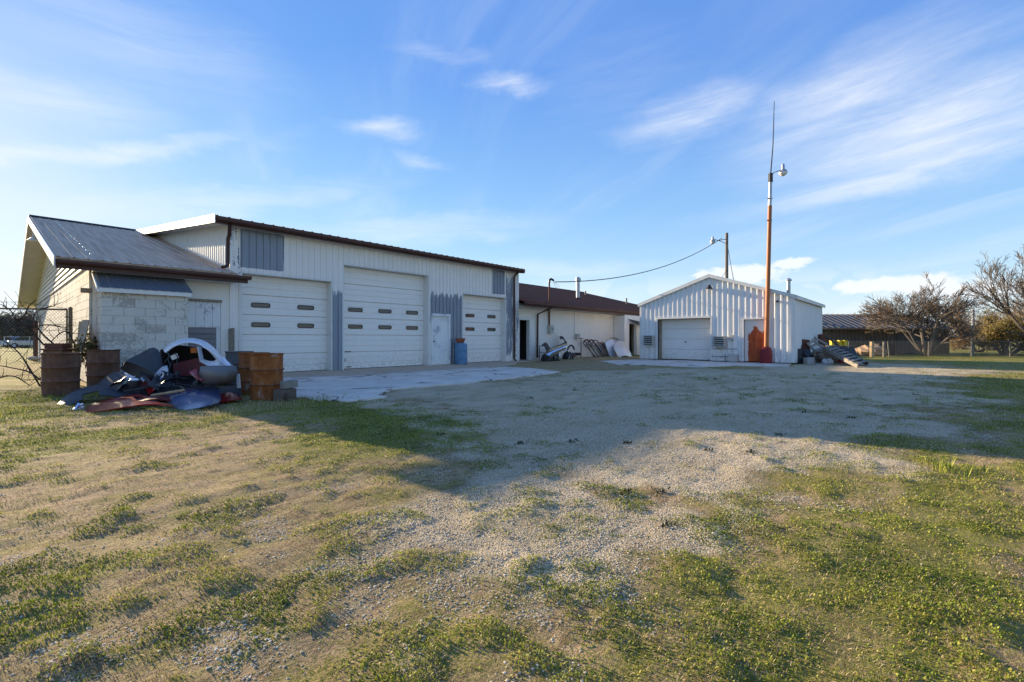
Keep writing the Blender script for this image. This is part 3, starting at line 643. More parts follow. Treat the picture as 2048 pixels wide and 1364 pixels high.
# front wall of the low left part, with the hatch
part(gb, 'front_wall', M['plaster_white'], (1.62, YF, 0), (3.58, YF+.2, 2.98)); part(gb, 'front_wall', M['plaster_white'], (4.40, YF, 0), (4.66, YF+.2, 2.98)); part(gb, 'front_wall', M['plaster_white'], (3.58, YF+.001, 2.14), (4.40, YF+.2, 2.98))
part(gb, 'lintel_board', M['weathered_wood'], (3.5, YF-.04, 2.13), (4.42, YF+.02, 2.20))
hb = part(gb, 'hatch', M['peeling_door'], (3.58, YF+.04, .02), (4.40, YF+.10, 2.14))
for i in range(4): part(hb, 'plank', M['peeling_door'], (3.585+i*.204, YF+.012, 1.42), (3.585+i*.204+.197, YF+.045, 2.125))
lv = part(gb, 'louver_panel', M['dark_louver'], (3.6, YF+.0, .05), (4.28, YF+.035, 1.40))
for i in range(9): MB().hexa([(3.62, YF-.035, .10+i*.142), (4.26, YF-.035, .10+i*.142), (4.26, YF+.01, .10+i*.142), (3.62, YF+.01, .10+i*.142), (3.62, YF-.005, .23+i*.142), (4.26, YF-.005, .23+i*.142), (4.26, YF+.01, .23+i*.142), (3.62, YF+.01, .23+i*.142)]).build('slat', M['dark_louver'], lv)
# --- roofs
def roof(xa, xb, ya, za, yb_, zb, mat_, name, pitch=.25, th=.05, ribs=4, lift=.0):
    L_ = math.hypot(yb_-ya, zb-za); v = V3((0, (yb_-ya)/L_, (zb-za)/L_)); n = V3((0, -v[2], v[1]))*(1 if yb_ > ya else -1)
    n = n if n[2] > 0 else -n
    r_ = MB().hexa([(xa, ya, za-th), (xb, ya, za-th), (xb, yb_, zb-th), (xa, yb_, zb-th), (xa, ya, za), (xb, ya, za), (xb, yb_, zb), (xa, yb_, zb)]).build(name, mat_, gb)
    ribbed(r_, mat_, (xa, ya, za+.004), (1, 0, 0), v, n, xb-xa, K(-.03), K(L_), pitch, .06, .02, ribs, 'roof_panel'); return r_
roof(XG, 4.66, YL, ZL, YR, ZR, M['galvalume_roof'], 'end_roof')
roof(4.16, 17.56, YT, ZT, YR, ZR+.012, M['brown_roof'], 'raised_roof', .3)
roof(17.57, XE, YL, ZL, YR, ZR, M['brown_roof'], 'wing_roof', .23, ribs=8)
roof(XG, XE, YB, ZL, YR, ZR-.004, M['brown_roof'], 'rear_roof', .6, ribs=8)
MB().tube([(XG, YR, ZR+.03), (4.2, YR, ZR+.03)], .06, 6).build('ridge_cap', M['dark_metal'], gb); MB().tube([(17.6, YR, ZR+.03), (XE, YR, ZR+.03)], .06, 6).build('ridge_cap', M['brown_trim'], gb)
# rake boards and soffit of the left gable
def rake(x0, x1, ya, za, yb_, zb, h, name, mat_): return MB().hexa([(x0, ya, za-h), (x1, ya, za-h), (x1, yb_, zb-h), (x0, yb_, zb-h), (x0, ya, za), (x1, ya, za), (x1, yb_, zb), (x0, yb_, zb)]).build(name, mat_, gb)
rake(XG-.03, XG-.002, YL-.02, ZL+.02, YR, ZR+.02, .24, 'rake_board', M['white_trim']); rake(XG-.03, XG-.002, YB+.02, ZL+.02, YR+.001, ZR+.02, .24, 'rake_board', M['white_trim'])
rake(XG, 1.64, YL+.05, ZL-.09, YR, ZR-.09, .05, 'soffit', M['soffit']); rake(XG, 1.64, YB-.05, ZL-.09, YR+.001, ZR-.09, .05, 'soffit', M['soffit'])
# fascia, gutters
part(gb, 'fascia', M['brown_trim'], (XG, YL+.02, ZL-.25), (4.92, YL+.05, ZL-.035)); 
def gutter(xa, xb, y, z, name='gutter'):
    pr = [(0, 0), (-.10, .0), (-.125, .045), (-.125, .10), (-.115, .10), (-.112, .05), (-.095, .012), (-.008, .012), (-.008, .10), (0, .10)]
    MB().prism([(xa, y+a, z+b) for a, b in pr][::-1], (xb-xa, 0, 0)).build(name, M['brown_trim'], gb)
gutter(XG+.02, 4.98, YL+.02, ZL-.15); gutter(4.18, 17.54, YT+.03, ZT-.14); gutter(17.3, 39.8, YL+.02, ZL-.15)
part(gb, 'fascia', M['brown_trim'], (4.18, YT+.03, ZT-.20), (17.54, YT+.06, ZT-.03)); part(gb, 'fascia', M['brown_trim'], (17.3, YL+.02, ZL-.25), (39.8, YL+.05, ZL-.035))
part(gb, 'eave_soffit', M['soffit'], (1.6, YL+.05, ZL-.24), (4.66, YF, ZL-.20)); part(gb, 'eave_soffit', M['soffit'], (17.52, YL+.05, ZL-.24), (39.4, 15.3, ZL-.20)); part(gb, 'eave_soffit', M['soffit'], (4.2, YT+.06, ZT-.17), (17.5, YF, ZT-.13))
# raised part: rake fascia and soffits, cheeks
for xa, xb in ((4.13, 4.159), (17.562, 17.59)): MB().hexa([(xa, YT-.03, ZT-.2), (xb, YT-.03, ZT-.2), (xb, YR, ZR-.2), (xa, YR, ZR-.2), (xa, YT-.03, ZT+.03), (xb, YT-.03, ZT+.03), (xb, YR, ZR+.03), (xa, YR, ZR+.03)]).build('rake_board', M['white_trim'], gb)
rake(4.16, 4.66, YT+.06, ZT-.13, YR-1.2, ZR-.13-.137, .03, 'rake_soffit', M['soffit'])
def cheek(x, nx_):
    zt = lambda s_: ZT+SLT*(YF+s_-YT)-.12; zl = lambda s_: ZL+SLO*(YF+s_-YL)-.03; L_ = 9.6
    xq = x-.006*nx_; MB().prism([(xq, YF+.01, zl(0)-.6), (xq, YF+L_, zl(L_)-.6), (xq, YF+L_, zt(L_)), (xq, YF+.01, zt(0))], (.1 if nx_ < 0 else -.1, 0, 0)).build('cheek_wall', M['white_siding'], gb)
    ribbed(gb, M['white_siding'], (x, YF, 0), (0, 1, 0), (0, 0, 1), (nx_, 0, 0), 9.2, lambda s_: zl(s_)+.02, lambda s_: max(zt(s_), zl(s_)+.05), .2, .07, .025, 4)
cheek(4.645, -1); cheek(17.51, 1)
# --- raised front: ribbed sheets round the openings, solid wall behind
ZE = ZT-.13
def front(xa, xb, z0, z1=ZE):
    part(gb, 'front_wall', M['peeling_siding'], (xa, YF+.004, z0), (xb, YF+.16, z1)); ribbed(gb, M['peeling_siding'], (xa, YF, 0), (1, 0, 0), (0, 0, 1), (0, -1, 0), xb-xa, K(z0), K(z1), .2, .045, .032, 4, flat=.55)
D1, D2, D3, DW = (4.93, 7.76, 3.05), (8.16, 11.92, 3.68), (13.77, 16.61, 3.08), (12.05, 13.02, 2.12)
front(4.65, D1[0], 0); front(D1[0], D1[1], D1[2]); front(D1[1], D2[0], 0); front(D2[0], D2[1], D2[2]); front(D2[1], DW[0], 0); front(DW[0], DW[1], DW[2]); front(DW[1], D3[0], 0); front(D3[0], D3[1], D3[2]); front(D3[1], 17.5, 0)
part(gb, 'corner_trim', M['peeling_siding'], (4.62, YF-.03, 0), (4.70, YF+.0, ZE)); part(gb, 'corner_trim', M['peeling_siding'], (17.46, YF-.03, 0), (17.53, YF+.05, ZE))
W1, W2_, W3 = (.233, .731), (.173, .503, .838), (.261, .757)
def overhead(op, rows, cols, nsec, xs_w, rec=.34):
    xa, xb, zt = op; Y0 = YF+rec; r_ = MB()
    r_.box((xa-.02, YF-.006, 0), (xa+.03, Y0+.05, zt)); r_.box((xb-.03, YF-.006, 0), (xb+.045, Y0+.05, zt)); r_.box((xa-.02, YF-.012, zt-.002), (xb+.045, Y0+.05, zt+.06))
    r_.build('door_frame', M['white_trim'], gb)
    d = MB().box((xa+.03, Y0+.03, .0), (xb-.03, Y0+.06, zt)).build('overhead_door', M['door_white'], gb); hh = zt/nsec
    for k_ in range(nsec):
        z0, z1 = k_*hh+.007, (k_+1)*hh-.007; pr = [(0, z0), (-.022, z0+.010), (-.022, z0+hh*.33), (-.006, z0+hh*.345), (-.022, z0+hh*.36), (-.022, z0+hh*.66), (-.006, z0+hh*.675), (-.022, z0+hh*.69), (-.022, z1-.012), (0, z1), (.03, z1), (.03, z0)]
        MB().prism([(xa+.032, Y0+a, b) for a, b in pr], (xb-xa-.064, 0, 0)).build('door_panel', M['door_white'], d)
        if k_ in rows:
            zc = (z0+z1)/2
            for c in cols:
                xc = xa+(xb-xa)*c; w, h = xs_w/2, .075; ring = []; inn = []
                for q in range(24):
                    t = math.pi/2*(q % 6)/5; s1, s2 = ((1, 1), (-1, 1), (-1, -1), (1, -1))[q//6]; ca, sa_ = (math.cos(t), math.sin(t)) if q//6 % 2 == 0 else (math.sin(t), math.cos(t))
                    for lst, e_ in ((ring, 0.), (inn, .024)): lst.append((xc+s1*(w-.06+ca*(.06-e_)), zc+s2*(h-.06+sa_*(.06-e_))))
                mb = MB(); n = 24; i0 = mb.addv([(a, Y0-.038, b) for a, b in ring]+[(a, Y0-.038, b) for a, b in inn]+[(a, Y0-.01, b) for a, b in ring]+[(a, Y0-.024, b) for a, b in inn])
                for q in range(n):
                    q2 = (q+1) % n; mb.f += [(q, q2, n+q2, n+q), (2*n+q, 2*n+q2, q2, q), (n+q, n+q2, 3*n+q2, 3*n+q)]
                mb.build('window_frame', M['rubber_seal'], d); mb = MB(); mb.addv([(a, Y0-.026, b) for a, b in inn]); mb.f.append(tuple(range(n))[::-1]); mb.build('pane', M['glass'], d)
    part(d, 'bottom_seal', M['rubber_seal'], (xa+.03, Y0-.018, -.0), (xb-.03, Y0+.01, .022)); return d, Y0
overhead(D1, (2, 3), W1, 5, .56); d2, y2 = overhead(D2, (2, 3), W2_, 6, .58); overhead(D3, (2, 3), W3, 5, .56)
MB().tube([(8.42, y2-.03, .64), (8.45, y2-.075, .63), (8.6, y2-.075, .63), (8.63, y2-.03, .64)], .012, 6).build('handle', M['dark_metal'], d2)
MB().tube([(8.40, y2-.02, .33), (8.40, y2-.055, .33)], .055, 12).build('lock_rosette', M['galvanised'], d2); part(d2, 'foot_handle', M['dark_metal'], (8.46, y2-.06, .07), (8.62, y2-.02, .095))
# walk door
wf = MB(); wf.box((DW[0]-.03, YF-.035, 0), (DW[0]+.06, YF+.12, DW[2])); wf.box((DW[1]-.07, YF-.035, 0), (DW[1]+.03, YF+.12, DW[2])); wf.box((DW[0]-.03, YF-.04, DW[2]-.08), (DW[1]+.03, YF+.12, DW[2]+.02)); wf.build('door_frame', M['peeling_door'], gb)
wd = part(gb, 'walk_door', M['peeling_door'], (DW[0]+.06, YF+.04, .02), (DW[1]-.07, YF+.08, DW[2]-.08)); MB().tube([(DW[0]+.13, YF+.04, .98), (DW[0]+.13, YF-.02, .98)], .028, 10).build('door_knob', M['dark_metal'], wd)
part(gb, 'threshold', M['sill_concrete'], (DW[0]+.0, YF-.05, -.02), (DW[1], YF+.1, .018))
# drip edges at the front
# downspouts
def spout(pts, r=.042, mat_=None, name='downspout'): return MB().tube(pts, r, 8).build(name, mat_ or M['brown_trim'], gb, smooth=True)
spout([(4.52, YT+.0, 4.36), (4.55, YT+.1, 4.27), (4.58, YF-.12, 4.12), (4.575, YF-.02, 3.98), (4.575, YF+.0, 3.3), (4.56, YF-.02, 3.2), (4.40, YF-.12, 3.14)], .05)
spout([(17.12, YT, 4.40), (17.12, YT+.12, 4.3), (17.12, YF-.09, 4.15), (17.12, YF-.09, .1), (17.12, YF-.2, .03)], .052)
spout([(19.5, YL-.05, 2.75), (19.35, YL+.15, 2.62), (19.17, 15.22, 2.4), (19.15, 15.24, .1)], .05)
# --- the wing: wall, open doorway, services
part(gb, 'wing_wall', M['plaster_white'], (17.53, 15.32, 0), (17.76, 15.5, 2.9)); part(gb, 'wing_wall', M['plaster_white'], (17.76, 15.32, 2.08), (18.56, 15.5, 2.9)); part(gb, 'wing_wall', M['plaster_white'], (18.56, 15.32, 0), (28.2, 15.5, 2.9)); part(gb, 'wing_wall', M['plaster_white'], (30.2, 15.32, 0), (39.4, 15.5, 2.9)); part(gb, 'wing_wall', M['plaster_white'], (28.2, 15.32, 2.2), (30.2, 15.5, 2.9))
df = MB(); df.box((17.62, 15.285, 0), (17.77, 15.44, 2.2)); df.box((18.55, 15.285, 0), (18.72, 15.44, 2.2)); df.box((17.77, 15.285, 2.06), (18.55, 15.44, 2.2)); df.build('door_frame', M['white_trim'], gb)
part(gb, 'inner_wall', M['interior_dark'], (17.56, 17.6, 0), (24, 17.7, 2.85)); part(gb, 'inner_wall', M['interior_dark'], (17.3, 15.6, 0), (17.5, 24, 2.9)); part(gb, 'inner_wall', M['interior_dark'], (19.6, 15.5, 0), (19.7, 17.6, 2.85)); part(gb, 'inner_counter', M['interior_dark'], (17.6, 17.0, 0), (19.5, 17.55, .98)); part(gb, 'ceiling', M['interior_dark'], (17.5, 15.5, 2.86), (39.3, 24, 2.89))
def roofz(y): return ZL+SLO*(y-YL)
def meter(x, z0, z1, w, name, dial=True):
    b = part(gb, name, M['meter_grey'], (x-w/2, 15.12, z0), (x+w/2, 15.318, z1), .012)
    if dial: MB().tube([(x+.06, 15.12, (z0+z1)/2+.02), (x+.06, 15.02, (z0+z1)/2+.02)], .075, 14).build('meter_dial', M['lamp_glass'], b)
meter(20.28, 1.40, 1.84, .34, 'meter_box'); meter(22.9, 1.12, 1.40, .30, 'switch_box', False)
MB().tube([(20.2, 15.24, 1.82), (20.2, 15.24, 4.18)], .045, 8).build('service_mast', M['rust_sheet'], gb, smooth=True); wh = MB().tube([(20.2, 15.24, 4.15), (20.21, 15.23, 4.30), (20.26, 15.18, 4.36), (20.36, 15.10, 4.30), (20.38, 15.08, 4.24)], [.055, .065, .07, .06, .05], 8).build('weatherhead', M['dark_metal'], gb, smooth=True)
MB().tube([(20.5, 15.16, 1.5), (20.9, 15.27, 1.3), (21.6, 15.28, 1.05), (22.3, 15.28, 1.18), (22.76, 15.2, 1.3)], .006, 5).build('wall_cable', M['meter_grey'], gb); MB().tube([(22.7, 15.28, 1.2), (22.7, 15.28, 2.68)], .014, 6).build('conduit', M['galvanised'], gb)
MB().tube([(20.4, 15.1, 4.22), (20.6, 15.0, 4.05), (20.75, 15.02, 4.08)], .008, 5).build('drip_loop', M['rubber_seal'], gb); MB().tube([(20.36, 15.1, 4.2), (20.55, 15.05, 3.9), (20.8, 15.0, 4.0)], .008, 5).build('drip_loop', M['rubber_seal'], gb)
def roofhit(x, y):
    r_ = ray(x, y); t = (roofz(0)-H)/(r_[2]-SLO*r_[1]); return np.array((0, 0, H))+r_*t
c = roofhit(1156, 599); hgt_ = (599-562)/FPX*(c[0]*CT+c[1]*ST)
fl_ = MB().tube([c-(0, 0, .15), c+(0, 0, hgt_)], .13, 12).build('flue_pipe', M['galvanised'], gb, smooth=True); MB().lathe([(.21, 0), (.21, .16), (.17, .2), (.17, .26), (.05, .3)], c+(0, 0, hgt_-.02), 12).build('flue_cap', M['galvanised'], fl_); MB().lathe([(.34, -.1), (.16, .12), (.14, .14)], c, 12).build('flashing', M['rust_sheet'], fl_)
for px, py, hh in ((1171, 592, .45), (1253, 611, .6)):
    c = roofhit(px, py); MB().tube([c-(0, 0, .2), c+(0, 0, hh)], .06, 8).build('vent_pipe', M['dark_metal'], gb)
MB().tube([onX(62, 470, 1.2)+(0, 0, 0), onX(62, 478, 1.2)], [.05, .09], 10).build('soffit_lamp', M['galvanised'], gb)
c = onX(68, 482, 1.1); MB().lathe([(.06, .16), (.10, .12), (.20, .02), (.20, 0), (.12, -.03)], c, 16).build('soffit_lamp_shade', M['lamp_glass'], gb); MB().tube([c+(0, 0, .14), c+(.0, .5, .5)], .03, 6).build('lamp_arm', M['white_trim'], gb)
# rear corner downspout, white elbow with a rusted lower end
c = onX(70, 705, 1.45); MB().tube([(1.2, c[1], 2.45), (1.35, c[1], 2.42), (1.47, c[1], 2.2), (1.47, c[1], 2.0)], .09, 8).build('downspout_elbow', M['white_trim'], gb, smooth=True); MB().tube([(1.47, c[1], 2.0), (1.47, c[1], float(zg(1.47, c[1])))], .09, 8).build('rusted_downspout', M['rust_sheet'], gb)
# loose board ends leaning flat on the front wall
part(gb, 'end_beam', M['weathered_wood'], (1.42, YF-.02, 2.20), (1.62, YF+.1, 2.31))
# --- block annex under the sky-tinted galvanised roof
XA0, XA1, YA = 1.70, 3.40, 14.30
an = MB().box((XA0+.022, YA+.022, -.05), (XA1-.01, YF-.002, 2.22)).build('annex_wall', M['mortar'], gb)
for r_ in range(11):
    z = .0+r_*.2045; x = XA0-.2*(r_ % 2)
    while x < XA1-.05:
        x0, x1 = max(x, XA0), min(x+.398, XA1); x += .408
        if x1-x0 > .05: block(an, (x0, YA+.004*random.random(), z), x1-x0, .197, 'x', .05)
    y = YA+(.0 if r_ % 2 else .2)
    for y0, y1 in (((YA+.052, YA+.2), (YA+.21, YA+.60), (YA+.61, YF-.004)) if r_ % 2 else ((YA+.052, YA+.40), (YA+.41, YF-.004))): block(an, (XA0+.002*random.random(), y0, z), y1-y0, .197, 'y', .05)
Lr = math.hypot(.95, .50); v_ = V3((0, .95, .50))/Lr; n_ = V3((0, -v_[2], v_[1]))
ar = MB().hexa([(1.63, 14.20, 2.25), (3.47, 14.20, 2.25), (3.47, 15.15, 2.745), (1.63, 15.15, 2.745), (1.63, 14.20, 2.285), (3.47, 14.20, 2.285), (3.47, 15.15, 2.78), (1.63, 15.15, 2.78)]).build('annex_roof', M['sky_tinted_roof'], gb)
ribbed(ar, M['sky_tinted_roof'], (1.63, 14.20, 2.288), (1, 0, 0), v_, n_, 1.84, K(-.03), K(Lr), .185, .06, .024, 5, 'roof_panel')
part(gb, 'annex_fascia', M['white_trim'], (1.62, 14.19, 2.17), (3.46, 14.225, 2.262))
MB().prism([(1.675, 14.24, 2.2), (1.675, 15.15, 2.2), (1.675, 15.15, 2.74)], (.03, 0, 0)).build('annex_gable_board', M['peeling_door'], gb); rake(1.60, 1.628, 14.19, 2.29, 15.15, 2.79, .07, 'rake_board', M['white_trim'])

# ------------------------------------------------------------------ lean-to in the corner between wing and shed
lt = thing('lean_to', 'small white lean-to with open doorway between brown roofed wing and metal shed', 'lean-to', (29, 14.4, -.02))
YN = 14.5
part(lt, 'front_wall', M['white_siding'], (27.3, YN+.005, 0), (27.95, YN+.1, 2.62)); part(lt, 'front_wall', M['white_siding'], (27.95, YN+.005, 2.10), (29.0, YN+.1, 2.62)); part(lt, 'front_wall', M['white_siding'], (29.0, YN+.005, 0), (29.75, YN+.1, 2.62)); part(lt, 'side_wall', M['white_siding'], (27.32, YN+.1, 0), (27.4, 15.3, 2.62)); part(lt, 'side_wall', M['cream_paint'], (29.75, YN-.02, 0), (30.3, YN+.12, 2.3))  # last panel cream: warm sunlight on the return face is put into its paint
ribbed(lt, M['white_siding'], (27.3, YN, 0), (1, 0, 0), (0, 0, 1), (0, -1, 0), 2.45, K(2.12), lambda s_: 2.66, .2, .05, .02, 4)
MB().hexa([(27.9, YN-.55, 2.22), (30.6, YN-.55, 2.02), (30.6, 15.3, 2.40), (27.9, 15.3, 2.60), (27.9, YN-.55, 2.26), (30.6, YN-.55, 2.06), (30.6, 15.3, 2.44), (27.9, 15.3, 2.64)]).build('roof', M['barn_roof'], lt); part(lt, 'doorway_frame', M['white_trim'], (27.9, YN-.02, 2.08), (29.05, YN+.05, 2.16)); part(lt, 'inner_wall', M['interior_dark'], (27.4, 18.2, 0), (30.3, 18.3, 2.85))

# ------------------------------------------------------------------ metal shed
XS, YS0, YS1, ZS, ZSR, YSR, XSB = 24.1, 4.37, 11.79, 3.05, 4.30, 8.08, 31.8
sh = thing('metal_shed', 'white ribbed metal shed with low gable, garage door and rusted red door', 'shed', (XS, YSR, -.02))
zt_ = lambda s_: (ZS+(ZSR-ZS)*(1-abs((YS1-s_)-YSR)/(YSR-YS0)))-.02
SDO = (8.02, 10.80, 2.16); RDO = (5.46, 6.46, 2.02)
core = MB()
for ya, yb_, z0 in ((YS0, RDO[0], 0), (RDO[0], RDO[1], RDO[2]), (RDO[1], SDO[0], 0), (SDO[0], SDO[1], SDO[2]), (SDO[1], YS1, 0)):
    xq = XS+.006; ps = [(xq, ya, z0), (xq, yb_, z0), (xq, yb_, zt_(YS1-yb_)-.03)]+([(xq, YSR, ZSR-.05)] if ya < YSR < yb_ else [])+[(xq, ya, zt_(YS1-ya)-.03)]
    c_ = MB().prism(ps[::-1], (.14, 0, 0)).build('front_wall', M['white_siding'], sh)
    ribbed(sh, M['white_siding'], (XS, yb_, 0), (0, -1, 0), (0, 0, 1), (-1, 0, 0), yb_-ya, K(z0), (lambda yb__: (lambda s_: zt_(YS1-yb__+s_)))(yb_), .255, .105, .045, 4)
part(sh, 'side_wall', M['white_siding'], (XS+.14, YS0+.006, 0), (XSB, YS0+.1, ZS-.03)); ribbed(sh, M['white_siding'], (XS, YS0, 0), (1, 0, 0), (0, 0, 1), (0, -1, 0), XSB-XS, K(0), K(ZS-.02), .255, .09, .03, 4)
part(sh, 'side_wall', M['white_siding'], (XS+.14, YS1-.1, 0), (XSB, YS1, ZS-.03)); MB().prism([(XSB, YS0, 0), (XSB, YS1, 0), (XSB, YS1, ZS-.05), (XSB, YSR, ZSR-.06), (XSB, YS0, ZS-.05)], (.1, 0, 0)).build('rear_wall', M['white_siding'], sh)
for ya, s_ in ((YS0-.12, 1), (YS1+.12, -1)):
    za = ZS-.04; L_ = math.hypot(YSR-ya, ZSR-za); v_ = V3((0, (YSR-ya)/L_, (ZSR-za)/L_)); n_ = V3((0, -v_[2], v_[1]))*s_
    r_ = MB().hexa([(XS-.10, ya, za-.03), (XSB+.15, ya, za-.03), (XSB+.15, YSR, ZSR-.03), (XS-.10, YSR, ZSR-.03), (XS-.10, ya, za+.01), (XSB+.15, ya, za+.01), (XSB+.15, YSR, ZSR+.01), (XS-.10, YSR, ZSR+.01)]).build('roof', M['barn_roof'], sh)
    ribbed(r_, M['barn_roof'], (XS-.10, ya, za+.013), (1, 0, 0), v_, n_, XSB-XS+.25, K(0), K(L_), .3, .07, .03, 8, 'roof_panel')
    MB().hexa([(XS-.14, ya, za-.12), (XS-.07, ya, za-.12), (XS-.07, YSR, ZSR-.11), (XS-.14, YSR, ZSR-.11), (XS-.14, ya, za+.05), (XS-.07, ya, za+.05), (XS-.07, YSR, ZSR+.06), (XS-.14, YSR, ZSR+.06)]).build('rake_trim', M['white_trim'], sh)
part(sh, 'eave_trim', M['white_trim'], (XS-.07, YS0-.14, ZS-.17), (XSB+.15, YS0-.11, ZS-.02)); part(sh, 'corner_trim', M['white_trim'], (XS-.065, YS0-.05, 0), (XS+.02, YS0+.10, ZS-.08)); part(sh, 'corner_trim', M['white_trim'], (XS-.065, YS1-.06, 0), (XS+.02, YS1+.05, ZS-.08))
fr = MB(); fr.box((XS-.075, SDO[0]-.08, 0), (XS+.16, SDO[0]+.0, SDO[2]+.10)); fr.box((XS-.075, SDO[1], 0), (XS+.16, SDO[1]+.10, SDO[2]+.10)); fr.box((XS-.08, SDO[0], SDO[2]), (XS+.16, SDO[1], SDO[2]+.10)); fr.build('door_frame', M['white_trim'], sh)
od = part(sh, 'overhead_door', M['door_white'], (XS+.42, SDO[0], 0), (XS+.45, SDO[1], SDO[2])); part(sh, 'door_reveal', M['weathered_wood'], (XS+.16, SDO[1]-.05, 0), (XS+.42, SDO[1]+.03, SDO[2])); part(sh, 'door_reveal', M['white_trim'], (XS+.16, SDO[0]-.03, 0), (XS+.42, SDO[0], SDO[2])); part(sh, 'door_reveal', M['weathered_wood'], (XS+.16, SDO[0], SDO[2]), (XS+.5, SDO[1], SDO[2]+.05))
for k_ in range(4):
    z0 = k_*SDO[2]/4+.005; z1 = z0+SDO[2]/4-.010; pr = [(0, z0), (-.02, z0+.012), (-.02, z1-.012), (0, z1), (.02, z1), (.02, z0)]
    pnl = MB().prism([(XS+.40+a, SDO[0]+.006, b) for a, b in pr][::-1], (0, SDO[1]-SDO[0]-.062, 0)).build('door_panel', M['door_white'], od)
    for q in range(4):
        y0 = SDO[0]+.08+q*(SDO[1]-SDO[0]-.1)/4; MB().prism([(XS+.38, y0, z0+.09), (XS+.38, y0+.52, z0+.09), (XS+.38, y0+.52, z1-.09), (XS+.38, y0, z1-.09)], (-.008, 0, 0)).build('raised_field', M['door_white'], od, bevel=.006, seg=1)
MB().tube([(XS+.38, 9.42, .93), (XS+.31, 9.42, .93)], .03, 8).build('lock_handle', M['dark_metal'], od); part(od, 'lock_bar', M['dark_metal'], (XS+.32, 9.36, .915), (XS+.34, 9.48, .945))
fr = MB(); fr.box((XS-.07, RDO[0]-.06, 0), (XS+.15, RDO[0], RDO[2]+.07)); fr.box((XS-.07, RDO[1], 0), (XS+.15, RDO[1]+.08, RDO[2]+.07)); fr.box((XS-.075, RDO[0], RDO[2]), (XS+.15, RDO[1], RDO[2]+.07)); fr.build('door_frame', M['white_trim'], sh)
rd = part(sh, 'rusted_door', M['rust_door'], (XS+.05, RDO[0]+.005, .015), (XS+.10, RDO[1]-.005, RDO[2]-.005)); rd['label'] = 'white door mostly rusted bright orange red'
MB().tube([(XS+.05, 5.6, .98), (XS-.01, 5.6, .98)], .03, 8).build('door_knob', M['dark_metal'], rd)
for ya, yb_, z0, z1 in ((10.95, 11.50, .73, 1.28), (7.26, 7.80, .69, 1.22)):
    vn = MB(); t_ = .035; vn.box((XS-.34, ya, z0), (XS+.0, ya+t_, z1)); vn.box((XS-.34, yb_-t_, z0), (XS+.0, yb_, z1)); vn.box((XS-.34, ya+t_, z0), (XS, yb_-t_, z0+t_)); vn.box((XS-.34, ya+t_, z1-t_), (XS, yb_-t_, z1)); vo = vn.build('louver_vent', M['meter_grey'], sh)
    part(vo, 'vent_back', M['rubber_seal'], (XS-.16, ya+t_, z0+t_), (XS-.12, yb_-t_, z1-t_))
    for q in range(4):
        zz = z0+.075+q*(z1-z0-.08)/4; MB().hexa([(XS-.33, ya+t_, zz), (XS-.22, ya+t_, zz+.02), (XS-.22, yb_-t_, zz+.02), (XS-.33, yb_-t_, zz), (XS-.33, ya+t_, zz+.04), (XS-.22, ya+t_, zz+.06), (XS-.22, yb_-t_, zz+.06), (XS-.33, yb_-t_, zz+.04)]).build('slat', M['meter_grey'], vo)
c = V3((XS, 8.03, 3.66)); MB().tube([c+(-.02, 0, .12), c+(-.12, 0, .15), c+(-.2, 0, .10)], .018, 6).build('lamp_bracket', M['galvanised'], sh); gl = MB().lathe([(.05, .14), (.07, .10), (.09, .06), (.16, -.04), (.17, -.07)], c+(-.2, 0, 0), 14).build('gable_lamp', M['dark_metal'], sh, smooth=True); MB().lathe([(.12, -.07), (.10, -.12), (.04, -.15)], c+(-.2, 0, 0), 12).build('lamp_globe', M['lamp_glass'], gl, smooth=True)
part(sh, 'junction_box', M['meter_grey'], (XS-.16, 6.92, 1.02), (XS-.03, 7.12, 1.28), .01); MB().tube([(XS-.09, 7.02, 1.28), (XS-.08, 7.0, 2.6)], .012, 6).build('conduit', M['meter_grey'], sh)
for z0, y0, y1 in ((.60, 6.75, 7.85), (.22, 6.75, 7.95)): MB().tube([(XS-.10, y0, z0), (XS-.10, y1, z0)], .018, 6).build('pipe_rail', M['weathered_wood'], sh)
MB().tube([(XS-.10, 7.3, .0), (XS-.10, 7.3, .36)], .015, 6).build('pipe_rail', M['dark_metal'], sh); part(sh, 'utility_box', M['meter_grey'], (XS-.24, 6.70, -.02), (XS-.05, 7.10, .34), .012)
c = P(1585, 590, 24.6); MB().tube([(26.8, 5.1, ZS+.1), (26.8, 5.1, 4.05)], .085, 10).build('flue_pipe', M['galvanised'], sh, smooth=True); MB().lathe([(.15, 0), (.15, .05), (.04, .14)], (26.8, 5.1, 4.03), 10).build('flue_cap', M['galvanised'], sh); MB().tube([(XS-.05, 5.05, 2.82), (XS-.28, 4.96, 2.80)], .05, 8).build('stub_pipe', M['dark_metal'], sh)

# ------------------------------------------------------------------ poles and cables
b_ = onZ(1532, 727, -.05); lp = thing('light_pole', 'tall rust orange steel pole with red base, barn lamp and thin antenna on top', 'light pole', b_)
d_ = b_[0]*CT+b_[1]*ST
def lean(t): return P(1532+(1541-1532)*t, 727+(360-727)*t, d_)
MB().lathe([(.25, 0), (.255, .35), (.245, .62), (.20, .74), (.12, .80)], b_-(0, 0, .02), 20).build('base', M['red_base'], lp, smooth=True)
MB().tube([lean(.05), lean(.45), lean(.86)], [.105, .095, .088], 12).build('pole', M['orange_paint'], lp, smooth=True); MB().tube([lean(.86), lean(1.0)], .075, 10).build('upper_pole', M['galvanised'], lp, smooth=True)
MB().tube([lean(1.0)-(0, 0, .1), lean(1.0)+(0, 0, .30)], .10, 8).build('clamp', M['dark_metal'], lp); t_ = lean(1.0); rt = V3((ST, -CT, 0))
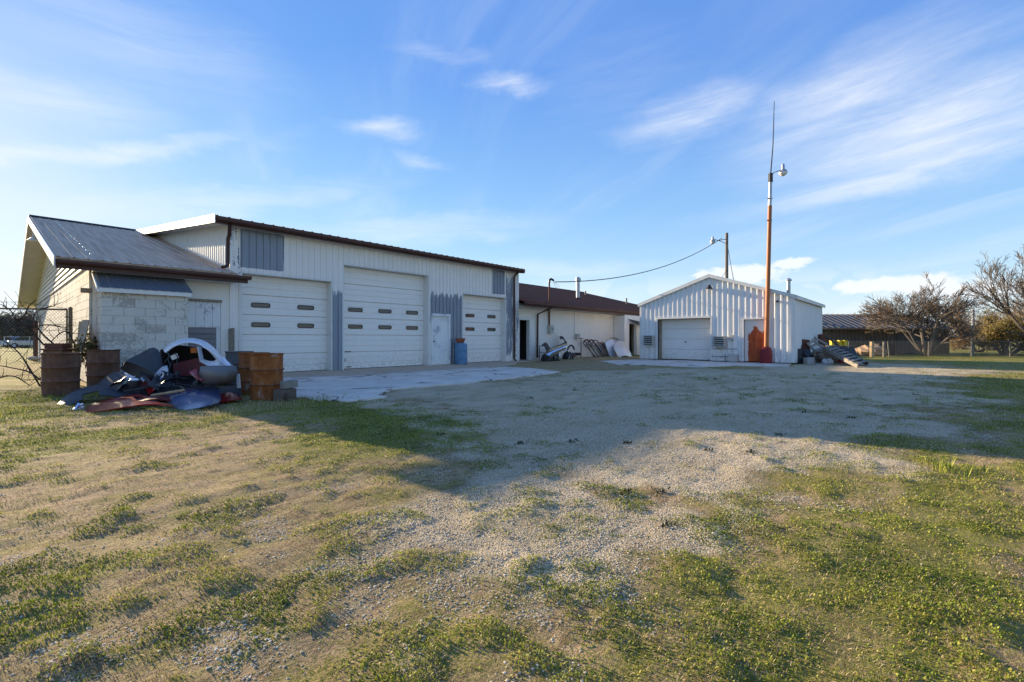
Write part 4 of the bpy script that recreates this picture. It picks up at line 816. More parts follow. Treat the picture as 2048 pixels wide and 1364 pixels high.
MB().tube([t_+(0, 0, .15), t_+rt*.15+(0, 0, .34), t_+rt*.42+(0, 0, .44)], .022, 6).build('lamp_arm', M['galvanised'], lp, smooth=True)
lh = MB().lathe([(.05, .34), (.065, .30), (.075, .10), (.15, .04), (.19, -.05)], t_+rt*.58+(0, 0, .40), 14).build('lamp_head', M['galvanised'], lp, smooth=True); MB().lathe([(.18, -.05), (.17, -.12), (.08, -.2)], t_+rt*.58+(0, 0, .40), 12).build('lamp_globe', M['lamp_glass'], lh, smooth=True)
MB().tube([t_+(0, 0, .2), P(1546, 290, d_), P(1548.5, 203, d_)], [.028, .022, .014], 6).build('antenna', M['dark_metal'], lp)
for q in (.78, .9): MB().tube([lean(q)-rt*.12, lean(q)+rt*.10], .035, 6).build('clamp', M['dark_metal'], lp)

du = 40.; ub = P(1453, 708, du); ub[2] = float(zg(ub[0], ub[1], False)); up_ = thing('utility_pole', 'weathered wooden utility pole with side lamp rising behind the metal shed', 'utility pole', ub)
tp = P(1453.5, 466, du); MB().tube([ub-(0, 0, .2), tp], [.17, .125], 10).build('pole', M['pole_wood'], up_, smooth=True)
MB().tube([P(1452, 478, du), P(1437, 481, du), P(1428, 479, du)], .03, 6).build('lamp_arm', M['dark_metal'], up_); MB().tube([P(1452, 487, du), P(1437, 481, du)], .025, 6).build('arm_brace', M['dark_metal'], up_)
c = P(1425.5, 482, du-.3); uh = MB().lathe([(.06, .38), (.09, .28), (.11, .12), (.22, .02), (.23, -.06)], c, 12).build('lamp_head', M['galvanised'], up_, smooth=True); MB().lathe([(.2, -.06), (.17, -.2), (.06, -.26)], c, 10).build('lamp_globe', M['lamp_glass'], uh)
for py in (473, 484, 541): MB().tube([P(1453, py, du-.18), P(1456, py, du-.2)], .05, 6).build('insulator', M['dark_metal'], up_)
def cable(name, a, b, sag, label, r=.012, n=24):
    a, b = V3(a), V3(b); pts = [a+(b-a)*i/n-np.array((0, 0, sag*4*(i/n)*(1-i/n))) for i in range(n+1)]
    return tag(MB().tube(pts, r, 5).build(name, M['rubber_seal'], None), label, 'cable')
cable('overhead_cable', (20.42, 15.04, 4.2), P(1444, 476, du-.1), .95, 'black service cable sagging from the wing mast to the utility pole', .026)
cable('guy_cable', P(1455, 488, du-.15), (30.2, 8.6, 4.25), .15, 'thin dark guy cable slanting down to the shed roof', .02); cable('roof_cable', P(1453, 541, du-.17), (29.6, 10.2, 3.65), .12, 'thin cable from low on the utility pole to the shed roof', .018)

# ------------------------------------------------------------------ barrels
def drum(mat_, label, cat='barrel', group='rusty steel barrels', h=.88, r=.293, plastic=False):
    t_ = thing('plastic_barrel' if plastic else 'steel_barrel', label, cat, (0, 0, 0), group, local=True)
    if plastic: pr = [(r*.90, 0), (r*.97, .03), (r, .10), (r, .27), (r*1.02, .29), (r*1.02, .31), (r, .33), (r, .58), (r*1.02, .60), (r*1.02, .62), (r, .64), (r, .80), (r*.96, .87), (r*.90, h), (r*.88, h-.01), (0.04, h-.015)]
    else:
        pr = [(r*1.01, 0), (r*1.01, .015), (r*.985, .03)]
        for zc in (.30, .59): pr += [(r*.985, zc-.03), (r*1.045, zc), (r*.985, zc+.03)]
        pr += [(r*.985, h-.03), (r*1.02, h-.018), (r*1.02, h), (r*.99, h), (r*.97, h-.03), (r*.965, .25), (.02, .25)]
    MB().lathe(pr, (0, 0, 0), 32).build('barrel_body', mat_, t_, smooth=True)
    if not plastic:
        for zc in (.30, .59): MB().tube([(r*1.02*math.cos(q*math.pi/16), r*1.02*math.sin(q*math.pi/16), zc) for q in range(33)], .013, 6, False).build('hoop', M['rust_brown'], t_, smooth=True)
        MB().tube([(r*1.02*math.cos(q*math.pi/16), r*1.02*math.sin(q*math.pi/16), h-.004) for q in range(33)], .011, 6, False).build('rim', mat_, t_, smooth=True)
    else:
        MB().tube([(r*.45, 0, h-.03), (r*.45, 0, h+.02)], .045, 10).build('bung_cap', mat_, t_); MB().tube([(-r*.45, 0, h-.03), (-r*.45, 0, h+.02)], .045, 10).build('bung_cap', mat_, t_)
    return t_
def put(t_, x, y, dz=0, rz=0, tilt=(0, 0)):
    c = onG(x, y); t_.location = (c[0], c[1], float(zg(c[0], c[1]))+dz); t_.rotation_euler = (tilt[0], tilt[1], rz); return t_
put(drum(M['rust_brown'], 'dark brown rusty barrel with yellow scratch standing at the left end of the car parts'), 122, 788, -.02, .4, (.02, -.01)).scale = (1, 1, .98)
put(drum(M['rust_brown'], 'second dark brown barrel standing against the corner of the block annex'), 207, 775, -.01, 1.4)
put(drum(M['rust_orange'], 'orange rusted barrel with pale paint patches, nearest the camera beside stacked timbers', h=.9), 534, 797, -.01, 2.1)
put(drum(M['rust_orange'], 'orange rusted barrel half hidden behind the nearest orange barrel', h=.9), 508, 788, -.01, .9)
put(drum(M['rust_grey'], 'grey weathered barrel behind the grey bumper end and orange barrels'), 479, 776, .0, .3)
c = onY(922, 731, 14.83); bb = drum(M['blue_plastic'], 'pale blue plastic barrel standing between walk door and right overhead door', group=None, plastic=True, h=.9, r=.27); bb.location = (c[0], c[1], -.002)
pt = thing('planter_bowl', 'shallow terracotta bowl sitting on the blue plastic barrel', 'planter', (c[0]-.05, c[1]-.02, .92), local=True)
MB().lathe([(.13, 0), (.15, .02), (.20, .15), (.205, .19), (.185, .19), (.17, .14), (.02, .12)], (0, 0, 0), 20).build('bowl', M['terracotta'], pt, smooth=True); MB().tube([(.2*math.cos(q*math.pi/10), .2*math.sin(q*math.pi/10), .185) for q in range(21)], .013, 6, False).build('rim', M['terracotta'], pt)
# star-like scratch on the first barrel is paint: a short yellow daub
# timbers by the orange barrel
def timber(a, b, w, h, label, mat_='grey_wood', name='timber', group='weathered timbers by the barrels'):
    return tag(MB().bar(a, b, w, h).build(name, M[mat_], None, bevel=.006, seg=1), label, 'timber', group)
a = onG(553, 803); b = onG(594, 798); gz = float(zg(a[0], a[1]))
dv_ = (b-a)/np.linalg.norm(b-a); fw = V3((CT, ST, 0))
timber(a+(0, 0, .12), b+(0, 0, .12)-dv_*.08, .20, .20, 'lower dark timber lying on the grass at the foot of the orange barrel', 'bark'); timber(a+(0, 0, .30)+dv_*.12-fw*.02, b+(0, 0, .32)+dv_*.03-fw*.10, .16, .14, 'upper pale timber resting across the lower one by the orange barrel')
cb = onG(589, 800); tag(MB().bar(cb-fw*.28+(0, 0, .09), cb-fw*.28+dv_*.12+(0, 0, .09), .10, .16).build('timber_offcut', M['bark'], None, bevel=.006, seg=1), 'short grey timber end standing in front of the stacked timbers', 'timber')
# boards standing behind the left barrels
def plank(px0, py0, px1, py1, d0, d1, w, mat_, label, th=.04):
    a = P(px0, py0, d0); b = P(px1, py1, d1); a[2] = min(a[2], float(zg(a[0], a[1]))+.02) if py0 > 740 else a[2]
    return tag(MB().bar(a, b, w, th, up=(-CT, -ST, .2)).build('plank', M[mat_], None, bevel=.004, seg=1), label, 'plank', 'boards standing behind the left barrels')
plank(144, 775, 172, 640, 10.6, 10.9, .15, 'sunlit_plank_wood', 'long grey plank leaning behind the dark brown barrels, its end cut square'); plank(152, 772, 164, 643, 10.75, 11.0, .12, 'fresh_wood', 'orange brown plank standing just behind the grey leaning one'); plank(120, 770, 134, 686, 10.5, 10.7, .05, 'grey_wood', 'thin pale stick standing between barrel and rusted box')
# rusted box behind the first barrel
c = P(116, 700, 10.6); c[2] = float(zg(c[0], c[1])); rb = thing('rusted_box', 'rusted square metal box with flat lid behind the first dark barrel', 'box', c, rz=TH, local=True)
MB().box((-.13, -.22, 0), (.13, .22, .86)).build('box_body', M['rust_brown'], rb, bevel=.01); MB().box((-.15, -.26, .861), (.15, .26, .90)).build('lid', M['rust_brown'], rb, bevel=.008); MB().box((-.11, -.21, .902), (.11, .21, 1.02)).build('top_tray', M['rust_sheet'], rb, bevel=.01)
plank(463, 737, 463, 657, 13.05, 13.45, .16, 'weathered_wood', 'short rough plank leaning against the wall left of the first overhead door', .05)

# ------------------------------------------------------------------ heap of car body parts by the annex
GP = 'scrapped car body parts heaped by the block annex'
def Q(d, *pts): return [P(x, y, d+(e[0] if e else 0)) for x, y, *e in pts]
def carpart(name, curves, mat_, label, cat, **kw): return sheet(name, curves, M[mat_], None, label=label, cat=cat, group=GP, **kw)
# dark arched bumper cover lying at the left
carpart('bumper_cover', [Q(8.35, (109, 815), (138, 790, .25), (172, 776, .5), (210, 770, .7), (248, 777, .7), (268, 795, .5)), Q(8.2, (113, 818), (145, 800, .15), (178, 787, .3), (212, 782, .45), (246, 788, .45), (264, 803, .3)),
                         Q(8.15, (128, 820), (150, 808, .1), (180, 796, .2), (212, 792, .3), (244, 798, .3), (258, 808, .2))], 'navy_dull', 'dark arched bumper cover lying at the left tip of the heap', 'bumper', nu=26, nv=9, th=.02, skip=lambda u, v: .30 < u < .52 and v > .55)
carpart('undertray', [Q(8.1, (118, 818), (190, 812, .3), (268, 806, .3)), Q(7.9, (120, 824), (170, 822), (235, 818, .1))], 'black_plastic', 'flat black undertray lying beneath the dark arched bumper cover', 'undertray', th=.03)
# silver bracket
br = tag(MB().bar(P(143, 821, 7.75), P(166, 808, 7.9), .05, .03).build('bracket', M['chrome'], None), 'small silver bracket by the tip of the red hood', 'bracket', GP); MB().bar(P(150, 822, 7.72), P(158, 808, 7.85), .03, .05).build('bracket_arm', M['chrome'], br); MB().bar(P(157, 819, 7.72), P(168, 815, 7.8), .03, .04).build('bracket_arm', M['chrome'], br)
# red hood lying on the grass
carpart('red_hood', [Q(8.0, (152, 821), (195, 806, .3), (240, 795, .5), (275, 790, .55), (300, 794, .5)), Q(7.75, (149, 826), (200, 811, .2), (245, 801, .3), (280, 797, .35), (318, 803, .3)), Q(7.5, (148, 829), (205, 823, .05), (255, 815, .1), (300, 810, .15), (346, 813, .2))], 'red_paint', 'glossy dark red car hood lying curved on the grass at the front of the heap', 'car hood', nu=28, nv=14, th=.018, skip=lambda u, v: u > .66 and .25 < v < .8)
carpart('hood_brace', [Q(8.2, (272, 800), (310, 793, .1), (350, 795, .2)), Q(8.05, (275, 806), (312, 800), (355, 806, .1))], 'red_dark', 'red inner hood frame showing between red hood and navy hood', 'car part', th=.02)
# navy hood
carpart('navy_hood', [Q(8.65, (318, 789), (345, 782, .15), (390, 776, .25), (437, 777, .15)), Q(8.3, (330, 799), (355, 789, .1), (398, 784, .15), (440, 788, .1)), Q(7.95, (347, 812), (375, 805, .05), (412, 799, .05), (442, 798)), Q(7.7, (361, 823), (388, 819), (415, 813), (439, 806))], 'navy_paint', 'dark navy car hood lying in front of the heap, blue sky in its gloss', 'car hood', nu=22, nv=18, th=.016)
tag(MB().tube([P(316, 789, 8.55), P(334, 803, 8.15), P(361, 824, 7.66)], .022, 6).build('rubber_trim', M['black_plastic'], None), 'black rubber trim along the left edge of the navy hood', 'trim', GP)
# wooden handle lying on top
tag(MB().tube([P(303, 791, 8.35), P(340, 785, 8.4), P(369, 780, 8.45)], [.022, .024, .024], 8).build('shovel_stick', M['fresh_wood'], None, smooth=True), 'pale wooden stick lying across the top of the navy hood', 'stick', GP)
# small red panel at the right
carpart('red_fender', [Q(8.9, (436, 789), (458, 786), (472, 790), (484, 799, -.1)), Q(8.35, (437, 805), (452, 804), (468, 801), (484, 799))], 'red_paint', 'small flat red fender piece sticking out right of the navy hood', 'fender', nu=10, nv=6, th=.015)
# black lumps filling the heap
for pts, lab in ((((300, 792, 8.7), (345, 772, 9.3), (400, 770, 9.6), (440, 776, 9.4), (480, 784, 9.4)), 'long black splash shield under the grey bumper end'), (((235, 790, 8.6), (270, 775, 9.1), (305, 770, 9.3), (340, 776, 9.1)), 'crumpled black wheel liner in the middle of the heap'), (((400, 786, 9.0), (440, 776, 9.3), (482, 770, 9.6)), 'black plastic shield behind the small red panel')):
    row0 = [P(x, y, d) for x, y, d in pts]; row1 = [P(x, y+9, d-.25) for x, y, d in pts]; row2 = [P(x, y+22, d-.45) for x, y, d in pts]; row2 = [np.array((p[0], p[1], max(p[2], float(zg(p[0], p[1]))+.01))) for p in row2]
    carpart('splash_shield', [row0, row1, row2], 'black_plastic', lab, 'car part', nu=20, nv=7, th=.02)
carpart('trunk_liner', [Q(9.9, (320, 700), (350, 690, .1), (390, 694, .1), (425, 700), (440, 730)), Q(9.95, (325, 735), (355, 735, .3), (395, 735, .35), (430, 735, .2), (445, 750)), Q(9.7, (330, 768), (360, 772, .1), (400, 772, .1), (440, 772), (470, 770))], 'black_plastic', 'black inner liner inside the standing white quarter panel', 'car part', nu=20, nv=10, th=.02)
carpart('red_inner_panel', [Q(9.75, (346, 728), (372, 722, .1), (398, 716, .1), (410, 722)), Q(9.7, (348, 750), (374, 752, .05), (402, 752, .05), (414, 748))], 'red_dark', 'dark red inner panel showing within the white quarter panel', 'car part', nu=10, nv=6)
# charcoal felt sheet standing at the back
carpart('felt_sheet', [Q(10.3, (243, 729), (262, 717), (284, 706), (300, 697), (311, 697), (322, 709), (334, 730)), Q(10.1, (246, 735), (265, 727), (288, 720), (303, 714), (316, 716), (325, 725), (334, 742)), Q(9.8, (250, 742), (270, 741), (292, 741), (306, 741), (320, 742), (328, 745), (334, 752)), Q(9.5, (256, 760), (275, 762), (295, 764), (310, 766), (320, 768), (328, 770), (334, 774))], 'charcoal_felt', 'charcoal felt trunk lining standing against the block annex', 'car part', nu=24, nv=12, th=.012)
# white bumpers in the middle
carpart('white_bumper', [Q(9.2, (206, 771), (228, 758, .2), (252, 745, .3), (275, 738, .35), (290, 742, .3), (299, 751, .2)), Q(9.0, (210, 774), (232, 763, .1), (255, 752, .2), (276, 746, .25), (287, 751, .2), (294, 758, .1)), Q(8.85, (216, 779), (236, 769, .1), (256, 759, .1), (273, 754, .15), (281, 758, .1), (287, 764))], 'white_paint', 'white bumper cover slumped across the middle of the heap', 'bumper', nu=24, nv=8, th=.015, skip=lambda u, v: .55 < u < .8 and v > .6)
carpart('silver_fender', [Q(9.3, (292, 768), (312, 748, .1), (325, 735, .2), (335, 732, .2)), Q(9.1, (300, 772), (316, 756), (328, 744, .1), (337, 740, .1)), Q(8.95, (305, 775), (320, 765), (330, 755), (336, 750))], 'silver_paint', 'pale silver fender propped up beside the charcoal lining', 'fender', nu=16, nv=8, th=.015, skip=lambda u, v: .2 < u < .6 and .4 < v < .75)
carpart('grey_fender', [Q(9.25, (194, 772), (210, 757), (228, 746), (247, 745)), Q(9.05, (200, 775), (216, 765), (234, 756), (250, 752)), Q(8.9, (208, 778), (222, 772), (238, 765), (252, 760))], 'charcoal_felt', 'dull grey fender liner behind the white bumper cover', 'fender', nu=14, nv=7, th=.014)
hl = thing('headlight', 'loose clear headlight lying under the white bumper cover', 'headlight', P(265, 785, 8.75), GP); c = P(268, 766, 8.8)
MB().lathe([(.02, -.10), (.08, -.08), (.11, 0), (.10, .05), (.04, .07)], c, 14).build('housing', M['black_plastic'], hl, smooth=True); MB().lathe([(.085, .055), (.06, .085), (.02, .095)], c, 12).build('lens', M['lamp_glass'], hl, smooth=True)
for a, b, lab in (((248, 783, 8.5), (310, 772, 8.9), 'black trim bar lying left in the heap'), ((318, 763, 9.2), (408, 776, 8.9), 'long black trim bar lying across the heap under the grey bumper end'), ((282, 744, 9.1), (305, 774, 8.75), 'black strut slanting down beside the loose headlight'), ((296, 772, 8.9), (332, 736, 9.4), 'black edge trim along the silver fender')):
    tag(MB().bar(P(*a), P(*b), .05, .035).build('trim_bar', M['black_plastic'], None, bevel=.008, seg=1), lab, 'trim', GP)
# white quarter panel standing on edge with a big arch
wq = carpart('quarter_panel', [Q(9.9, (328, 700), (345, 686), (374, 678), (402, 681), (424, 694), (441, 713), (466, 733)), Q(9.65, (330, 704), (347, 691), (374, 684), (400, 687), (420, 700), (436, 717), (462, 735)), Q(9.6, (333, 706), (349, 694), (374, 686.5), (399, 690), (417, 702), (433, 719), (452, 734))], 'white_paint', 'white quarter panel standing on edge with a large dark arch opening', 'car part', nu=30, nv=8, th=.02)
carpart('arch_rim', [Q(9.62, (402, 690), (420, 700), (432, 714), (428, 722), (412, 720), (403, 714)), Q(9.5, (405, 694), (422, 704), (437, 718), (438, 733), (418, 731), (402, 722))], 'white_paint', 'white rim around the round opening of the quarter panel', 'car part', nu=18, nv=5, th=.02)
tag(MB().bar(P(385, 701, 9.85), P(396, 700, 9.85), .12, .11).build('orange_sticker', M['orange_sticker'], None), 'orange warning sticker inside the white quarter panel', 'sticker', GP); tag(MB().bar(P(343, 716, 9.85), P(356, 711, 9.86), .02, .10).build('white_tag', M['white_paint'], None), 'small white tag inside the white quarter panel', 'tag', GP)
tag(MB().bar(P(398, 694, 9.6), P(404, 724, 9.55), .06, .05).build('pillar_strip', M['silver_paint'], None), 'grey upright strip left of the round opening in the quarter panel', 'car part', GP); tag(MB().bar(P(446, 716, 9.5), P(463, 737, 9.35), .06, .02).build('edge_flap', M['white_paint'], None), 'white triangular flap at the right end of the quarter panel', 'car part', GP)
# shredded fringe and wire tangle along the torn edge
for i in range(5):
    x0 = 328+random.random()*22; y0 = 702+random.random()*34; pts = [P(x0, y0, 9.6), P(x0+random.uniform(-10, 10), y0+random.uniform(5, 14), 9.5), P(x0+random.uniform(-8, 16), y0+random.uniform(14, 30), 9.45)]
    tag(MB().tube(crom(pts, 7), .010, 5).build('wire_end', M['black_plastic'], None), ('first', 'second', 'third', 'fourth', 'fifth')[i]+' torn black wire hanging at the left edge of the white quarter panel', 'wire', 'torn wires on the quarter panel')
# broken shards strewn through the heap
cnt = {}
for i in range(14):
    x0, y0, d0 = 215+15*i+random.uniform(0, 12), random.uniform(748, 792), random.uniform(8.5, 9.2); y0 = min(y0, 792-abs(x0-330)*.06)
    c = P(x0, y0, d0); a = RNG.normal(0, 1, 3); a /= np.linalg.norm(a); b = np.cross(a, RNG.normal(0, 1, 3)); b /= np.linalg.norm(b); n_ = np.cross(a, b); L_, w_ = random.uniform(.16, .38), random.uniform(.06, .16)
    rows = [[c+a*L_*t+b*w_*s_*random.uniform(.6, 1.2)+n_*.05*(t*t-.3)*(1+s_) for t in (-1, -.4, .3, 1)] for s_ in (-1, 0, 1)]
    col_ = ('black_plastic', 'black_plastic', 'navy_dull', 'silver_paint', 'black_plastic', 'red_paint', 'charcoal_felt')[i % 7]
    sheet('panel_shard', rows, M[col_], None, 8, 5, .012, label=('leftmost', 'second', 'third', 'fourth', 'fifth', 'sixth')[cnt.setdefault(col_, 0)]+' broken %s shard from the left in the car part heap' % dict(black_plastic='black plastic', navy_dull='dark blue', silver_paint='silver', red_paint='red', charcoal_felt='charcoal')[col_], cat='shard', group='broken shards in the car part heap'); cnt[col_] += 1
# grey bumper end
carpart('bumper_end', [Q(9.0, (402, 734), (425, 733, -.2), (450, 733, -.2), (471, 733, .1)), Q(8.85, (401, 744), (424, 745, -.3), (450, 746, -.3), (473, 744)), Q(8.9, (397, 756), (422, 760, -.3), (448, 762, -.3), (470, 756)), Q(9.0, (391, 766), (412, 769, -.1), (436, 770, -.1), (460, 767, .1))], 'graphite_paint', 'warm grey bumper end with smooth curved face at the right of the heap', 'bumper', nu=20, nv=14, th=.02)
tag(MB().bar(P(476, 748, 9.2), P(478, 776, 9.2), .06, .03, up=(CT, ST, 0)).build('white_strip', M['white_paint'], None), 'short white strip standing between bumper end and orange barrel', 'trim', GP)

# ------------------------------------------------------------------ scrap along the wing wall
G2 = 'scrap leaning along the wing wall'
YW = 15.3
def W2(x, y, off=0.): return onY(x, y, YW-off)
def scrap(name, curves, mat_, label, cat='car part', **kw): return sheet(name, curves, M[mat_], None, label=label, cat=cat, group=G2, **kw)
bf = thing('bed_frame', 'thin black tube frame standing beside the wing downspout', 'frame', W2(1085, 720, .5), G2)
MB().tube([W2(1079, 718, .5), W2(1079, 692, .5), W2(1093, 691, .35), W2(1093, 716, .35)], .02, 6).build('tube_frame', M['dark_metal'], bf); MB().tube([W2(1079, 705, .5), W2(1093, 706, .35)], .015, 6).build('crossbar', M['dark_metal'], bf)
scrap('chrome_bumper', [[W2(1089, 707, 1.3), W2(1102, 699, 1.2), W2(1118, 693, 1.1), W2(1132, 688, 1.0)], [W2(1095, 711, 1.5), W2(1106, 704, 1.45), W2(1120, 698, 1.35), W2(1132, 693, 1.2)], [W2(1100, 714, 1.4), W2(1110, 709, 1.4), W2(1122, 702, 1.3), W2(1131, 698, 1.1)]], 'chrome', 'shiny chrome bumper lying tilted in the scrap by the wing wall', 'bumper', nu=18, nv=8, th=.03)
for cs, lab in (([[(1086, 690, .6), (1092, 687, .6), (1098, 697, .7), (1103, 702, .9)], [(1084, 694, .9), (1088, 692, .9), (1093, 702, 1.), (1098, 706, 1.1)]], 'black bumper bracket at the left end of the chrome bumper'), ([[(1098, 700, .8), (1112, 694, .7), (1124, 689, .6), (1132, 684, .5)], [(1100, 704, 1.0), (1114, 698, .9), (1126, 693, .8), (1133, 690, .7)]], 'long black bumper shell above the chrome bumper'), ([[(1119, 676, .3), (1124, 674, .3), (1129, 682, .35), (1133, 686, .4)], [(1121, 679, .6), (1126, 678, .6), (1130, 686, .65), (1131, 690, .7)]], 'black plastic corner standing upright on top of the bumper scrap')):
    scrap('bumper_shell', [[W2(*q) for q in r_] for r_ in cs], 'black_plastic', lab, nu=12, nv=6, th=.06)
for i_, (x_, y_, o_, rr_) in enumerate(((1094, 716, 1.0, .32), (1108, 717, 1.0, .36), (1136, 717, .8, .34))):
    c = W2(x_, y_, o_); tag(MB().lathe([(rr_*.9, 0), (rr_, .12), (rr_*.8, .3), (rr_*.45, .42), (.04, .46)], (c[0], c[1], float(zg(c[0], c[1]))-.02), 9).build('plastic_liner', M['black_plastic'], None), ('leftmost', 'middle', 'rightmost')[i_]+' black wheel liner lying under the chrome bumper scrap', 'car part', G2)
tag(MB().bar(W2(1104, 699, .95), W2(1134, 686, .8), .03, .04).build('trim_strip', M['fresh_wood'], None), 'pale straight strip lying along the black bumper shell', 'trim', G2)
wh_ = thing('wheel_hub', 'rusty wheel hub with black arch in the scrap by the wing wall', 'car part', W2(1143, 716, .9), G2)
c = W2(1142, 706, .9); MB().tube([c+(-.5*math.cos(t*.3)*1.0*.7, 0, .42*math.sin(t*.3)) for t in range(1, 10)], .05, 6).build('arch', M['black_plastic'], wh_); MB().lathe([(.05, -.1), (.24, -.08), (.26, 0), (.2, .06), (.08, .1)], c-(0, 0, .12), 14).build('hub', M['rust_sheet'], wh_, smooth=True)
for q in range(3): MB().tube([c+(-.5+q*.25, -.2, -.30), c+(-.2+q*.2, -.1, -.05), c+(.25, .1, -.15+q*.05)], .022, 6).build('link_rod', M['meter_grey'], wh_)
for a, b, r_, lab in (((1112, 704, 1.2), (1118, 719, 1.4), .03, 'bent silver tube end hanging under the chrome bumper'), ((1104, 712, 1.2), (1110, 720, 1.3), .025, 'short steel rod on the ground under the chrome bumper'), ((1126, 700, 1.0), (1140, 709, 1.1), .02, 'thin steel link lying before the wheel hub')):
    tag(MB().tube(crom([W2(*a), (W2(*a)+W2(*b))/2+(0, -.12, .06), W2(*b)], 8), r_, 6).build('steel_tube', M['chrome'], None), lab, 'tube', G2)
tag(MB().tube([W2(1162, 717, .35), W2(1162, 678, .25)], .028, 6).build('steel_post', M['rust_sheet'], None), 'straight steel post standing left of the bent pipes', 'post', G2)
tag(MB().tube([W2(1157, 677, .25), W2(1166, 677, .25)], .025, 6).build('post_cap', M['rust_sheet'], None), 'short crosspiece on top of the steel post', 'bar', G2)
for i in range(11):
    x = 1166+i*5.1; y0 = 716-random.random()*3; hx = random.uniform(10, 17); yt = random.uniform(680, 689)
    lx = random.uniform(14, 26); pts = [W2(x+lx, y0, .85), W2(x+lx*.62, y0-11, .62), W2(x+lx*.28, y0-21, .42), W2(x, yt+3, .32), W2(x+2, yt, .3), W2(x+hx*.5, yt+.5, .3)]+([W2(x+hx, yt+8, .34), W2(x+hx+3, 700, .45)] if i % 2 else [W2(x+hx*.8, yt+4, .32)])
    tag(MB().tube(crom(pts, 14), .028, 6).build('bent_pipe', M['rust_sheet' if i % 3 == 0 else 'dark_metal'], None, smooth=True), ('first', 'second', 'third', 'fourth', 'fifth', 'sixth', 'seventh', 'eighth', 'ninth', 'tenth', 'eleventh')[i]+' bent steel pipe counting from the straight post along the wing wall', 'pipe', 'bent pipes leaning on the wing wall')
for i in range(2):
    x = 1168+i*9; tag(MB().tube(crom([W2(x, 682+i, .28), W2(x+6, 679+i*.6, .26), W2(x+11, 684, .3)], 7), .045, 6).build('red_hose', M['rust_sheet'], None), ('left', 'right')[i]+' rusty red hose looped over the tops of the bent pipes', 'hose', 'red hoses over the bent pipes')
tag(MB().bar(W2(1146, 708, .06), W2(1160, 708, .06), .1, .16, ).build('foundation_vent', M['rubber_seal'], None), 'dark low vent opening in the wing wall beside the steel post', 'vent')
dp = scrap('car_door', [[W2(1209, 686, .45), W2(1218, 680, .4), W2(1228, 682, .4)], [W2(1214, 700, .7), W2(1224, 697, .7), W2(1236, 700, .7)], [W2(1222, 717, 1.05), W2(1232, 717, 1.05), W2(1243, 717, 1.05)]], 'white_paint', 'white car door panel leaning left of the rounded white hood', 'car door', nu=8, nv=12, th=.06)
tag(MB().tube(crom([W2(1221, 676, .3), W2(1232, 677, .3), W2(1243, 684, .4), W2(1246, 692, .5)], 10), .03, 6).build('window_frame_bar', M['dark_metal'], None), 'dark curved window frame rising behind the leaning car door', 'frame', G2)
scrap('white_hood', [[W2(1228, 689, .9), W2(1236, 684, .85), W2(1246, 684, .85), W2(1254, 691, .9)], [W2(1228, 698, 1.25), W2(1237, 695, 1.3), W2(1249, 695, 1.3), W2(1258, 700, 1.25)], [W2(1232, 706, 1.45), W2(1241, 704, 1.55), W2(1252, 704, 1.55), W2(1261, 708, 1.45)], [W2(1237, 717, 1.6), W2(1244, 713, 1.75), W2(1254, 712, 1.75), W2(1263, 716, 1.6)]], 'cream_paint', 'rounded off-white car hood leaning on edge before the lean-to doorway', 'car hood', nu=16, nv=14, th=.03)
c = V3((28.75, 16.3, 0)); rj = thing('rusted_tank', 'rusty brown tank standing inside the lean-to doorway', 'tank', c); MB().lathe([(.3, 0), (.32, .1), (.32, 1.1), (.2, 1.3), (.05, 1.35)], c, 16).build('tank_body', M['rust_orange'], rj, smooth=True); MB().tube([c+(0, 0, 1.34), c+(0, 0, 1.55)], .05, 8).build('valve', M['chrome'], rj)

# ------------------------------------------------------------------ scrap and ramp by the right corner of the shed
G3 = 'junk at the right corner of the shed'
def ramp():
    t_ = thing('wooden_ramp', 'grey wooden ramp of spaced boards lying tilted on the junk by the shed', 'ramp', onG(1700, 735), G3)
    a0, a1 = P(1648, 697, 21.6), onG(1716, 735)+(0, 0, .04); b0, b1 = P(1661, 693, 22.9), onG(1737, 730)+(0, 0, .04)
    MB().bar(a0, a1, .05, .16).build('side_rail', M['grey_wood'], t_); MB().bar(b0, b1, .05, .16).build('side_rail', M['grey_wood'], t_)
    for k_ in range(8):
        t = (k_+.5)/8; p, q = a0+(a1-a0)*t+(0, 0, .09), b0+(b1-b0)*t+(0, 0, .09); MB().bar(p, q, .20, .03, up=(0, 0, 1)).build('ramp_board', M['grey_wood'], t_)
    return t_
ramp()
pf = thing('pallet_frame', 'broken grey pallet standing on end above the wooden ramp', 'pallet', P(1635, 726, 22.2), G3)
for a, b in (((1614, 686, 22.0), (1632, 704, 21.8)), ((1624, 679, 22.2), (1648, 697, 22.0)), ((1616, 688, 22.0), (1630, 681, 22.2)), ((1622, 693, 21.9), (1637, 686, 22.1)), ((1630, 701, 21.8), (1648, 694, 22.0)), ((1628, 675, 22.4), (1656, 690, 22.4))): MB().bar(P(*a), P(*b), .10, .04, up=(-CT, -ST, .3)).build('pallet_board', M['grey_wood'], pf)
for a, b in (((1628, 700, 21.9), (1630, 731, 21.9)), ((1650, 700, 22.2), (1652, 729, 22.2))): MB().bar(P(*a), P(*b), .09, .09).build('pallet_block', M['weathered_wood'], pf)
def slabq(name, mat_, pts, d, th, label, cat):
    ps = [P(x, y, d+e) for x, y, e in pts]; return tag(MB().prism(ps, V3((CT, ST, 0))*th).build(name, M[mat_], None), label, cat, G3)
slabq('rusted_sheet', 'rust_sheet', [(1602, 678, 22.1-22), (1620, 680, .1), (1622, 727, 0), (1603, 727, 0)], 22.0, .04, 'rusted dark sheet leaning against the side wall of the shed', 'metal sheet')
